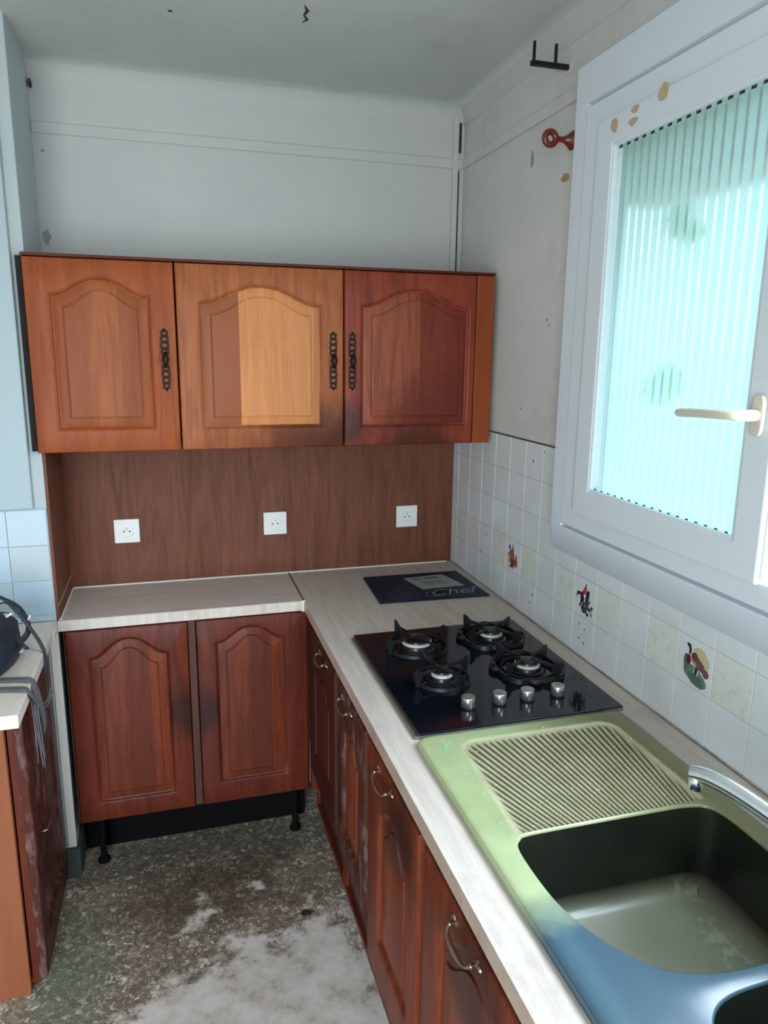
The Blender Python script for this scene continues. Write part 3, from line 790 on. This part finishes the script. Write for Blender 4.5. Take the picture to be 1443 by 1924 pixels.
# ------------------------------------------------------------------ worktops
CT, CU = .900, .866
b = MB(); b.box(-1.421, -.6565, -.3405, -.0095, CU, CT)
wt = tag(b.build('worktop', M['lam_x'], bevel=.003), 'narrow pale wood-look worktop along the brown panel, left of the metal joint', 'worktop')
b = MB(); b.box(-1.4205, -.6570, -.3420, -.3400, CU+.0005, CT-.002); o = b.build('front_edging', M['lam_y'], wt)
b = MB(); b.tube([(-1.41, -.0115, CT+.001), (-.02, -.0115, CT+.001)], .0035, 8); b.tube([(-1.4125, -.325, CT+.001), (-1.4125, -.0115, CT+.001)], .003, 8)
b.build('sealant_bead', M['caulk'], wt, smooth=True)
# right worktop with a cut-out for the sink
HX0, HX1, HY0, HY1 = -.565, -.105, -1.33, -2.36
b = MB()
pts2 = [(-.6555, -.0095), (-.0015, -.0095), (-.0015, -2.50), (-.6555, -2.50), (HX0, HY0), (HX1, HY0), (HX1, HY1), (HX0, HY1)]
b.box(-.6555, -.0015, -.0095, HY0, CU, CT); b.box(-.6555, -.0015, HY1, -2.50, CU, CT)
b.box(-.6555, HX0, HY0, HY1, CU, CT); b.box(HX1, -.0015, HY0, HY1, CU, CT)
bm_o = b.build('worktop', M['lam_y'], bevel=.0)
bm = bmesh.new(); bm.from_mesh(bm_o.data)
bmesh.ops.remove_doubles(bm, verts=bm.verts, dist=1e-5)
# drop the inner duplicate walls between the strips
seen = {}
for f in bm.faces:
    c_ = tuple(round(v, 4) for v in f.calc_center_median()); seen.setdefault(c_, []).append(f)
bm.to_mesh(bm_o.data); bm.free()
M['edge'] = laminate('tan_edging', 'y', srgb(196, 174, 156), srgb(172, 150, 134))
eb = MB(); eb.box(-.6565, -.6553, -.346, -2.50, CU+.0004, CT-.0035); eb.build('front_edging', M['edge'], bm_o)
tag(bm_o, 'long pale wood-look worktop along the tiled wall, carrying hob and sink', 'worktop')
# metal joint between the two worktops, with its end cap
b = MB(); b.box(-.6590, -.6530, -.342, -.0095, CT-.001, CT+.0015); b.box(-.6600, -.6520, -.3455, -.3410, CU-.001, CT+.004)
jn = tag(b.build('joint_strip', plain('joint_metal', srgb(128, 118, 104), .4, .5), bevel=.001), 'thin metal strip joining the narrow and long worktops at the inner corner', 'strip')
b = MB(); b.box(-.665, -.6515, -.347, -.3415, CU-.002, CT+.003); b.build('end_cap', M['caulk'], jn, bevel=.001)

# left worktop
b = MB(); b.box(-2.30, -1.424, -.9525, -.3345, CU, CT)
tag(b.build('worktop', M['lam_l'], bevel=.003), 'pale worktop at the left edge, with the dark bag on it', 'worktop')
b = MB(); b.prism([(-1.4240, -.334), (-1.4215, -.3415), (-1.4205, -.415), (-1.4240, -.418)], 'z', CU, CT)
b.build('corner_filler_piece', M['lam_l'], bpy.data.objects['worktop.002'], bevel=.001)

# ------------------------------------------------------------------ base cabinets
def carcass(parent, W, D, z0, z1, mat, y=0.0):
    b = MB()
    b.box(0, .018, y, D, z0, z1); b.box(W-.018, W, y, D, z0, z1); b.box(.018, W-.018, y, D, z0, z0+.018)
    b.box(.018, W-.018, D-.01, D, z0+.018, z1); b.box(.018, W-.018, y, y+.02, z1-.03, z1)
    return b.build('carcass', mat, parent, bevel=.001)
t = thing('base_cabinet', 'two-door brown base cabinet under the narrow worktop, on black feet', 'cabinet', (-1.408, -.318, 0))
carcass(t, .770, .300, .190, .866, LOW, 0)
b = MB(); b.box(.372, .396, -.010, .0, .190, .864); b.build('centre_post', POST, t, bevel=.002)
b = MB(); b.box(-.003, .003, -.006, .05, .19, .862); b.build('side_strip', POST, t, bevel=.001)
d = door(t, (.006, 0, .193), .364, .668, .058, .058, .060, .575, .062, LOWG, LOWP)
b = MB(); b.lathe([(.003, 0), (.003, .0008), (.0001, .0008)], (.335, -.022, .375), 8, 'y'); b.lathe([(.002, 0), (.002, .0008), (.0001, .0008)], (.345, -.022, .365), 8, 'y'); b.build('screw_hole', M['socket_hole'], d)
d = door(t, (.398, 0, .193), .364, .668, .056, .072, .072, .590, .050, LOWG2, LOWP)
b = MB(); b.lathe([(.004, 0), (.004, .0008), (.0001, .0008)], (.024, -.022, .372), 8, 'y'); b.build('screw_hole', M['socket_hole'], d)
b = MB(); b.box(.0, .77, .12, .135, 0, .189); b.build('plinth_or_shade_board', M['dark_under'], t)  # black board added to stand in for the shadow under the cabinet
for fx, fy in ((.06, .04), (.72, .04), (.06, .26), (.72, .26)):
    b = MB(); b.lathe([(.020, 0), (.020, .008), (.011, .02), (.011, .165), (.03, .175), (.03, .19)], (fx, fy, 0), 16); b.build('foot', M['dark_under'], t, smooth=True)

def right_cabinet(y0, y1, label, door_z, hx, group, mats=None, args=None, post=True, low=False):
    mf, mp = mats or (RT, RTP)
    t = thing('base_cabinet', label, 'cabinet', (-.622, y0, 0), -PI/2, group)
    W = y0-y1
    carcass(t, W, .55, .14, .866, LOW, 0)
    b = MB(); b.box(0, W, -.012, 0, .826, .865)
    if post: b.box(W-.030, W-.0005, -.012, 0, door_z, .826)
    b.build('face_frame', RT, t, bevel=.002)
    b = MB(); b.box(-.02 if y0 > -.5 else 0, W, .046, .06, 0, .14)
    if low: b.box(-.02 if y0 > -.5 else 0, W, .01, .022, .14, door_z)
    b.build('plinth_or_shade_board', PLINTH, t, bevel=.001)
    d = door(t, (.002, 0, door_z), W-(.034 if post else .004), .824-door_z, *args, mf, mp)
    bail_handle(d, hx, .800-door_z)
    return t
g = 'base cabinets under the long worktop'
cA = right_cabinet(-.365, -.790, 'dark base cabinet next to the inner corner, furthest along the long worktop', .30, .235, g,
              (DKW, DKWP), (.07, .07, .08, .39, .05), low=True)
b = MB(); b.box(-.024, .0, -.018, .018, .20, .864)
b.build('corner_board', LOWG, cA, bevel=.001)
right_cabinet(-.791, -1.128, 'scuffed reddish base cabinet under the far half of the hob', .30, .12, g,
              (LFT, RTP), (.06, .055, .08, .40, .05), low=True)
right_cabinet(-1.129, -1.530, 'base cabinet with dark-stained arch top, under the hob and drainer junction', .232, .145, g,
              (RT, RTP), (.085, .055, .105, .455, .055))
right_cabinet(-1.531, -2.00, 'base cabinet under the sink bowl, nearest the viewer', .232, .205, g,
              (RT, RTP), (.075, .075, .105, .485, .07), post=False)
# worn pale chips on the door edges
# left cabinet
t = thing('base_cabinet', 'scuffed dark base cabinet with orange end panel under the left worktop', 'cabinet', (-1.474, -.795, 0), PI/2)
b = MB(); b.box(.018, .455, .0, .018, .02, .864); b.box(.44, .458, .0, .55, .02, .864); b.box(.018, .44, .53, .55, .02, .864); b.box(.018, .44, .018, .53, .02, .038)
b.build('carcass', LOW, t)
b = MB(); b.box(0, .018, .021, .62, 0, .864)
o = b.build('end_panel', ORANGE, t, bevel=.002); o['label'] = 'orange-brown end panel'
d = door(t, (.012, 0, .035), .44, .828, .07, .07, .08, .62, .06, LFT, LFT)
b = MB(); b.tube(spline([(.085, -.021, .392), (.085, -.036, .394), (.10, -.040, .396), (.125, -.040, .394), (.138, -.036, .386), (.138, -.030, .366)], 5), .0032, 8)
o = b.build('handle', M['aged_brass'], d, smooth=True); o['label'] = 'small bent metal hook handle'

# ------------------------------------------------------------------ hob
hz = CT
hob = thing('gas_hob', 'black glass four-burner gas hob set in the long worktop', 'hob', (-.321, -.999, CT))
hw, hl = .254, .2935
b = MB(); b.box(-hw, hw, -hl, hl, .005, .0125); b.build('glass_top', M['hob_glass'], hob, bevel=.002)
b = MB(); b.box(-hw-.008, hw+.001, -hl-.001, hl-.012, .0005, .0075); b.build('trim_frame', M['cover_plate'], hob, bevel=.001)
BZ = .0125
def arm(b, cx, cy, ang, r0, r1, z0, z1, spike, th=.005):
    ca, sa = math.cos(ang), math.sin(ang)
    prof = [(r1, z0), (r1+.004, z1+spike), (r1-.006, z1+spike*.85), (r1-.020, z1), (r0, z1-.001), (r0-.003, z1-.006), (r0+.006, z1-.007), (r1-.022, z1-.008), (r1-.010, z0+.004), (r1-.010, z0)]
    n_ = len(prof)
    A = [(cx+ca*r-sa*th/2, cy+sa*r+ca*th/2, z) for r, z in prof]; B_ = [(cx+ca*r+sa*th/2, cy+sa*r-ca*th/2, z) for r, z in prof]
    b.loft([A, B_], cap0=True, cap1=True)
def superring(b, cx, cy, r, p, z, w_, hgt, n_=48):
    def rr(a): return r/((abs(math.cos(a))**p+abs(math.sin(a))**p)**(1/p))
    rings = []
    for dr, dz in ((-w_/2, 0), (w_/2, 0), (w_/2*.7, hgt), (-w_/2*.7, hgt)):
        rings.append([(cx+(rr(2*PI*k/n_)+dr)*math.cos(2*PI*k/n_), cy+(rr(2*PI*k/n_)+dr)*math.sin(2*PI*k/n_), z+dz) for k in range(n_)])
    b.loft(rings+[rings[0]])
for (bx, by, br, heavy, rot0) in ((-.105, .161, .040, False, .35), (.123, .167, .031, True, .55), (-.110, -.052, .026, False, .35), (.126, -.054, .031, True, .55)):
    b = MB()
    b.lathe([(br+.014, 0), (br+.014, .003), (br+.006, .006), (br+.004, .013), (br-.003, .015), (br-.005, .015)], (bx, by, BZ), 36)
    bn = b.build('burner', M['enamel'], hob, smooth=True)
    b = MB(); b.lathe([(br-.004, .013), (br+.001, .011), (br+.0015, .0205), (br-.004, .0215)], (bx, by, BZ), 36)
    o = b.build('flame_ring', M['burner_alu'], bn, smooth=True)
    b = MB(); b.lathe([(br-.002, .0215), (br-.001, .023), (br-.002, .0265), (br-.007, .028), (.0001, .0285)], (bx, by, BZ), 36)
    b.build('burner_cap', M['enamel'], bn, smooth=True)
    b = MB()
    R0 = br+.048 if not heavy else br+.050
    if heavy:
        superring(b, bx, by, R0, 3.5, BZ+.0005, .010, .012); superring(b, bx, by, R0-.016, 2.4, BZ+.0005, .006, .008)
        for k in range(4):
            arm(b, bx, by, rot0+k*PI/2, br-.008, R0+.012, BZ+.001, BZ+.037, .012 if k in (1, 3, 2) else .004, .006)
        for k in range(4):   # side lugs looping outwards
            a = rot0+k*PI/2+PI/4
            cx, cy = bx+math.cos(a)*(R0-.004), by+math.sin(a)*(R0-.004)
            pts = [(cx+.020*math.cos(a+q), cy+.020*math.sin(a+q), BZ+.008) for q in [x*.35-1.4 for x in range(9)]]
            b.tube(pts, [(.008, .0035)]*9, 8)
    else:
        superring(b, bx, by, R0-.004, 2.0, BZ+.0005, .007, .008); superring(b, bx, by, R0-.022, 2.0, BZ+.0005, .005, .006)
        for k in range(4):
            arm(b, bx, by, rot0+k*PI/2, br-.006, R0+.010, BZ+.001, BZ+.036, .014 if k == 1 else .008, .004)
        for k in range(4):
            a = rot0+k*PI/2
            b.tube([(bx+math.cos(a)*(R0-.026), by+math.sin(a)*(R0-.026), BZ+.004), (bx+math.cos(a)*R0, by+math.sin(a)*R0, BZ+.004)], .003, 6)
    b.build('pan_support', M['cast'], hob, smooth=True)
for kx in (-.103, -.023, .049, .130):
    b = MB(); b.lathe([(.0175, 0), (.0175, .003), (.0165, .004)], (kx, -.206, BZ), 28)
    k_ = b.build('knob', M['enamel'], hob, smooth=True)
    b = MB(); b.lathe([(.0155, .0035), (.0165, .005), (.0165, .026), (.0155, .0275), (.0001, .0282)], (kx, -.206, BZ), 32)
    o = b.build('knob_cap', M['knob'], k_, smooth=True); o['label'] = 'brushed metal knob cap'

# ------------------------------------------------------------------ glass board with print
t = thing('glass_board', 'dark glass board with grey label and script lettering, lying in the worktop corner', 'board', (0, 0, CT))
b = MB(); b.prism([(-.402, -.152), (-.036, -.158), (-.028, -.452), (-.418, -.438)], 'z', .001, .006); b.build('glass_sheet', M['board_glass'], t, bevel=.001)
b = MB(); b.prism([(-.262, -.205), (-.106, -.190), (-.073, -.333), (-.235, -.342)], 'z', .0061, .0066); st_ = b.build('paper_label', M['sticker'], t)
def text(body, mat, parent, name, loc, size, rotz, shear=0, bold=0, z=.0003):
    cu = bpy.data.curves.new(name, 'FONT'); cu.body = body; cu.size = size; cu.shear = shear; cu.extrude = .0001; cu.offset = bold
    tmp = bpy.data.objects.new('tmp', cu); C.objects.link(tmp)
    dg = bpy.context.evaluated_depsgraph_get(); me = bpy.data.meshes.new_from_object(tmp.evaluated_get(dg))
    bpy.data.objects.remove(tmp)
    me.materials.clear(); me.materials.append(mat)
    o = bpy.data.objects.new(name, me); C.objects.link(o); o.parent = parent; o.location = loc; o.rotation_euler.z = rotz
    return o
text('Chef', M['script_ink'], t, 'script_lettering', (-.232, -.418, .0063), .088, .04, .45, 0)
b = MB()
b.tube(spline([(-.205, -.360, .0064), (-.235, -.385, .0064), (-.238, -.418, .0064), (-.205, -.426, .0064)], 5), [(.0003, .0012)]*16, 6)
b.build('script_flourish', M['script_ink'], t); b = MB()
b.tube(spline([(-.095, -.345, .0064), (-.080, -.375, .0064), (-.078, -.41, .0064), (-.088, -.42, .0064)], 5), [(.0003, .0012)]*16, 6)
b.build('script_flourish', M['script_ink'], t)
b = MB()
for (xa, xb, yy, wd) in [(-.235, -.195, -.226, .004), (-.185, -.135, -.222, .006), (-.22, -.13, -.262, .0015), (-.215, -.13, -.272, .0015), (-.21, -.12, -.284, .0015), (-.205, -.12, -.296, .0015)]:
    b.box(xa, xb, yy-wd, yy+wd, .0066, .0068)
b.build('label_print', M['sticker_ink'], t)

# ------------------------------------------------------------------ sink
sink = thing('kitchen_sink', 'olive green composite sink with ribbed drainer and dark bowls', 'sink', (0, 0, 0))
SX0, SX1, SYA, SYB = -.588, -.088, -1.306, -2.44
ZT = .915
def rrect(x0, x1, y0, y1, r, n_=8):
    out = []
    for cx, cy, a0 in ((x1-r, y1-r, 0), (x0+r, y1-r, PI/2), (x0+r, y0+r, PI), (x1-r, y0+r, 3*PI/2)):
        for k in range(n_+1):
            a = a0+PI/2*k/n_; out.append((cx+r*math.cos(a), cy+r*math.sin(a)))
    return out
def inset(poly, d):
    n_ = len(poly); out = []
    for i in range(n_):
        p0 = Vector(poly[i-1]); p1 = Vector(poly[i]); p2 = Vector(poly[(i+1) % n_])
        t1 = (p1-p0); t2 = (p2-p1)
        t1 = t1.normalized() if t1.length > 1e-9 else t2.normalized(); t2 = t2.normalized() if t2.length > 1e-9 else t1
        nn = Vector((-(t1+t2).y, (t1+t2).x)).normalized()
        out.append(tuple(p1+nn*d))
    return out
# bowl outlines, counter-clockwise
def bez(pts, n_=10):
    sp = spline([(p[0], p[1], 0) for p in pts]+[(pts[0][0], pts[0][1], 0)], n_)
    return [(p.x, p.y) for p in sp[:-1]]
bowl1 = [(-.20, -1.662), (-.36, -1.660), (-.495, -1.660), (-.522, -1.668), (-.535, -1.69), (-.538, -1.74), (-.536, -1.80), (-.528, -1.845), (-.512, -1.890), (-.486, -1.935),
         (-.450, -1.968), (-.40, -1.986), (-.34, -1.992), (-.25, -1.990), (-.18, -1.984), (-.150, -1.965), (-.138, -1.93), (-.134, -1.85), (-.133, -1.76), (-.137, -1.70), (-.155, -1.672)]
bowl1 = bez(bowl1, 5)
bowl2 = bez([(-.20, -2.016), (-.33, -2.017), (-.40, -2.022), (-.44, -2.040), (-.462, -2.075), (-.470, -2.14), (-.470, -2.26), (-.455, -2.32), (-.41, -2.345), (-.25, -2.35), (-.17, -2.34), (-.14, -2.31), (-.133, -2.2), (-.137, -2.07), (-.158, -2.025)], 6)
drx0, drx1, dry0, dry1 = -.5400, -.1240, -1.6560, -1.3300
drain = [(drx0, dry0), (drx1, dry0), (drx1, dry1), (drx0, dry1)]
outer = rrect(SX0, SX1, SYB, SYA, .028)
def area(p): return sum(p[i-1][0]*p[i][1]-p[i][0]*p[i-1][1] for i in range(len(p)))/2
for nm_ in ('bowl1', 'bowl2', 'outer'):
    if area(globals()[nm_]) < 0: globals()[nm_].reverse()
o1 = inset(outer, .004); o2 = inset(outer, .012)
b = MB()
b.loft([[(x, y, .9005) for x, y in outer], [(x, y, .908) for x, y in outer], [(x, y, .9125) for x, y in inset(outer, .0015)], [(x, y, .9145) for x, y in o1], [(x, y, ZT) for x, y in o2]])
rim1 = inset(bowl1, -.003); rim2 = inset(bowl2, -.003)
vs = []; es = []
loops = [o2, rim1, rim2, drain]
for lp in loops:
    s0 = len(vs); vs += [Vector(p) for p in lp]; es += [(s0+i, s0+(i+1) % len(lp)) for i in range(len(lp))]
rv, re_, rf_, _, _, _ = delaunay_2d_cdt(vs, es, [], 0, 1e-6)
def inside(p, poly):
    c_ = False; n_ = len(poly); j = n_-1
    for i in range(n_):
        xi, yi = poly[i]; xj, yj = poly[j]
        if (yi > p[1]) != (yj > p[1]) and p[0] < (xj-xi)*(p[1]-yi)/(yj-yi)+xi: c_ = not c_
        j = i
    return c_
fs = []
for f in rf_:
    c_ = sum((rv[i] for i in f), Vector((0, 0)))/len(f)
    if inside(c_, o2) and not inside(c_, rim1) and not inside(c_, rim2) and not inside(c_, drain): fs.append(tuple(f))
b.add([(v.x, v.y, ZT) for v in rv], fs)
LIP = [(-.003, 0), (-.0015, -.0005), (-.0004, -.0018), (0, -.003), (.0003, -.005)]
for poly_ in (bowl1, bowl2): b.loft([[(x, y, ZT+dz) for x, y in inset(poly_, d)] for d, dz in LIP])
o = b.build('sink_top', M['resin'], sink, smooth='all')
for p in o.data.polygons: p.use_smooth = True
o.data.set_sharp_from_angle(angle=math.radians(60))
# bowls
def bowl(poly, depth, name):
    b = MB()
    steps = [(.0002, -.0048), (.0014, -.015), (.008, -depth*.55), (.013, -depth+.03), (.018, -depth+.014), (.028, -depth+.004), (.042, -depth)]
    b.loft([[(x, y, ZT+dz) for x, y in inset(poly, d)] for d, dz in steps])
    last = inset(poly, .042); cx = sum(p[0] for p in last)/len(last); cy = sum(p[1] for p in last)/len(last)
    mid = [(cx+(p[0]-cx)*.5, cy+(p[1]-cy)*.5, ZT-depth-.003) for p in last]
    b.loft([[(x, y, ZT-depth) for x, y in last], mid]); n_ = len(mid)
    b.add(mid+[(cx, cy, ZT-depth-.004)], [(i, (i+1) % n_, n_) for i in range(n_)])
    o = b.build(name, M['bowl'], sink, smooth='all'); o['label'] = 'dark olive bowl'
    return o
bo = bowl(bowl1, .165, 'bowl')
bowl(bowl2, .13, 'bowl')
b = MB(); b.lathe([(.042, 0), (.042, .002), (.036, .003), (.030, .0005), (.0001, .0005)], (-.25, -1.93, ZT-.169), 28); b.build('drain_strainer', M['chrome'], bo, smooth=True)
# ribbed drainer: real ridges fanning towards the bowl
nx, ny = 280, 130
b = MB(); vs = []
fx, fy = -.27, -2.20
def sm(t): t = max(0, min(1, t)); return t*t*(3-2*t)
for j in range(ny+1):
    y = dry1+(dry0-dry1)*j/ny
    for i in range(nx+1):
        x = drx0+(drx1-drx0)*i/nx
        # recess outline: rounded top corners, slanting left side
        lx = -.512-.014*(-(y+1.36)/.3); rx = -.133
        e_ = min(x-lx, rx-x, dry1-.012-y, 9)
        cr_ = .045
        for cx, s_ in ((rx, 1), (lx, -1)):
            ddx = cr_-(abs(cx-x)); ddy = cr_-(dry1-.012-y)
            if ddx > 0 and ddy > 0: e_ = min(e_, cr_-math.hypot(ddx, ddy))
        m_ = sm(e_/.010)
        ang = math.atan2(x-fx, y-fy)
        rib = .5+.5*math.cos(2*PI*ang/.0172)
        rib = sm(rib*1.25-.05)
        m2_ = sm(e_/.016-.5)
        z_ = ZT-.0030*m_-.0045*m2_*(1-rib)
        # ridges die out at the lip of the bowl; lip dips slightly
        lip = sm((y-dry0)/.004)
        z_ = (ZT-.002*m_)*(1-lip)+z_*lip if False else ZT-(ZT-z_)*(.35+.65*lip)
        if j == ny: z_ = ZT if e_ < 0 else ZT-.001
        if i in (0, nx) or j == 0: z_ = ZT
        vs.append((x, y, z_))
b.add(vs, [(j*(nx+1)+i, j*(nx+1)+i+1, (j+1)*(nx+1)+i+1, (j+1)*(nx+1)+i) for j in range(ny) for i in range(nx)])
dr_ = b.build('drainer', M['drainer'], sink, smooth='all'); dr_['label'] = 'ribbed pale green drainer'
b = MB(); b.tube(spline([(-.545, -1.375, ZT+.0003), (-.535, -1.355, ZT+.0003), (-.522, -1.345, ZT+.0003)], 4), [(.0003, .0022)]*9, 6)
b.build('paint_dab', plain('mint_paint', srgb(120, 215, 170), .4), sink)

# ------------------------------------------------------------------ tap
t = thing('mixer_tap', 'chrome mixer tap with its arched spout over the sink bowl', 'tap', (-.105, -2.06, ZT))
b = MB(); b.lathe([(.028, 0), (.028, .006), (.022, .010), (.021, .055), (.019, .075), (.0001, .082)], (0, 0, 0), 28); b.build('tap_body', M['chrome'], t, smooth=True)
P = [(-.012, .012, .050), (-.040, .075, .078), (-.075, .145, .100), (-.100, .205, .118), (-.118, .255, .127), (-.134, .294, .129), (-.145, .318, .124)]
sp = spline(P, 6)
b = MB(); b.tube(sp, [(.016-.002*i/len(sp), .0125) for i in range(len(sp))], 18)
s_ = b.build('spout', M['chrome'], t, smooth=True)
b = MB(); b.lathe([(.0115, .0), (.012, .004), (.012, .018), (.0105, .022)], (-.143, .310, .100), 20); b.build('aerator', M['chrome'], s_, smooth=True)
b = MB(); b.tube(spline([(0, 0, .078), (.01, -.03, .10), (.02, -.08, .125)], 5), [(.010, .006)]*11, 12); b.build('lever', M['chrome'], t, smooth=True)

# ------------------------------------------------------------------ curtain brackets on the right wall
t = thing('curtain_bracket', 'black metal curtain rail bracket with two upright prongs, near the ceiling', 'bracket', (.003, -.73, 2.46))
b = MB(); b.box(-.112, 0, -.006, .006, -.006, .006); b.build('bracket_arm', M['dark_iron'], t, bevel=.001)
for px_ in (-.104, -.041):
    b = MB(); b.box(px_-.003, px_+.003, -.004, .004, .005, .052); b.build('prong', M['dark_iron'], t, bevel=.001)
b = MB(); b.box(-.003, .0, -.020, .020, -.016, .016); b.build('wall_plate', M['wall_r'], t, bevel=.001)
t = thing('curtain_pole_bracket', 'turned red-brown wooden curtain pole ring bracket beside the window', 'bracket', (.003, -.772, 2.272))
b = MB(); pts = []
for k in range(33):
    a = 2*PI*k/32; pts.append((-.066+.0158*math.cos(a), 0, .0158*math.sin(a)))
b.tube(pts, [(.0085, .0078)]*33, 12); b.build('pole_ring', M['red_wood'], t, smooth='all')
b = MB(); b.lathe([(.010, .049), (.0075, .040), (.007, .032), (.010, .022), (.018, .010), (.024, .004), (.024, .0)], (0, 0, 0), 24, 'x'); b.build('bracket_stem', M['red_wood'], t, smooth=True)

# ------------------------------------------------------------------ bag and straps on the left worktop
t = thing('shoulder_bag', 'dark navy bag with straps at the left edge of the photo, on the worktop', 'bag', (-1.57, -.62, CT))
b = MB(); rings = []
for k, (zz, s1, s2) in enumerate([(0, .075, .13), (.006, .088, .15), (.03, .093, .16), (.07, .088, .155), (.098, .07, .13), (.112, .045, .08), (.116, .01, .02)]):
    rings.append([(s1*(abs(math.cos(a))**.7)*(1 if math.cos(a) > 0 else -1)+.004*math.sin(5*a+k), s2*(abs(math.sin(a))**.7)*(1 if math.sin(a) > 0 else -1), zz) for a in [2*PI*q/36 for q in range(36)]])
b.loft(rings, cap0=True, cap1=True); b.build('bag_body', M['bag'], t, smooth='all')
def ribbon(name, pts, w_, th, mat, parent, n_=6):
    b = MB(); sp = spline(pts, n_); b.tube(sp, [(th, w_)]*len(sp), 10); return b.build(name, mat, parent, smooth='all')
ribbon('strap', [(.0, .10, .10), (.05, .09, .135), (.085, .06, .115), (.125, .045, .055), (.147, .035, .008), (.1495, .03, -.03), (.1495, .028, -.06)], .0055, .002, M['strap'], t)
ribbon('strap', [(-.05, .12, .12), (.0, .11, .155), (.05, .10, .14), (.09, .09, .11), (.11, .06, .06), (.08, .03, .03), (.05, .0, .04)], .010, .003, M['strap'], t)
ribbon('strap', [(.02, .0, .09), (.07, .02, .075), (.10, .0, .045), (.115, -.02, .04)], .011, .005, M['strap'], t)
for (px_, py_, pz_, rr) in ((.055, .06, .10, .3), (.105, .075, .080, 1.1), (.085, .0, .012, .5)):
    b = MB()
    for q in range(3):
        a = rr+q*1.15
        b.tube(spline([(px_, py_, pz_), (px_+.016*math.cos(a), py_+.010*math.sin(a), pz_+.010*math.sin(a*2)+.004), (px_+.022*math.cos(a+.6), py_+.016*math.sin(a+.6), pz_+.002)], 4), .0036, 6)
    o = b.build('buckle', M['white_plastic'], t, smooth='all'); o['label'] = 'white plastic buckle'
t = thing('frayed_strap', 'grey frayed strap hanging over the front edge of the left worktop', 'strap', (-1.43, -.78, CT))
for dy, ex in ((0, 0), (-.055, .01)):
    ribbon('webbing_band', [(-.20, .02+dy, .004), (-.10, .03+dy, .004), (-.03, .018+dy, .005), (.000, .01+dy, .004), (.012, .006+dy*.8, -.014), (.018, .02+dy*.3, -.06), (.022, .03+dy*.2, -.11), (.020, .035+dy*.2, -.150)], .013, .0022, M['grey_strap'], t)
b = MB()
for q in range(9):
    x0_ = .010+random.uniform(-.006, .006); y0_ = random.uniform(-.03, .03)
    b.tube(spline([(x0_, y0_*.5, -.03), (x0_+random.uniform(0, .012), y0_-.01, -.09), (x0_+random.uniform(0, .012), y0_-.02, -random.uniform(.14, .24))], 5), [.0012]*11, 5)
b.tube(spline([(.022, .03, -.075), (.030, .06, -.078), (.036, .085, -.055)], 5), .002, 6)
b.tube(spline([(.022, .035, -.090), (.030, .065, -.090), (.038, .090, -.070)], 5), .0018, 6)
b.build('loose_threads', M['grey_strap'], t, smooth='all')
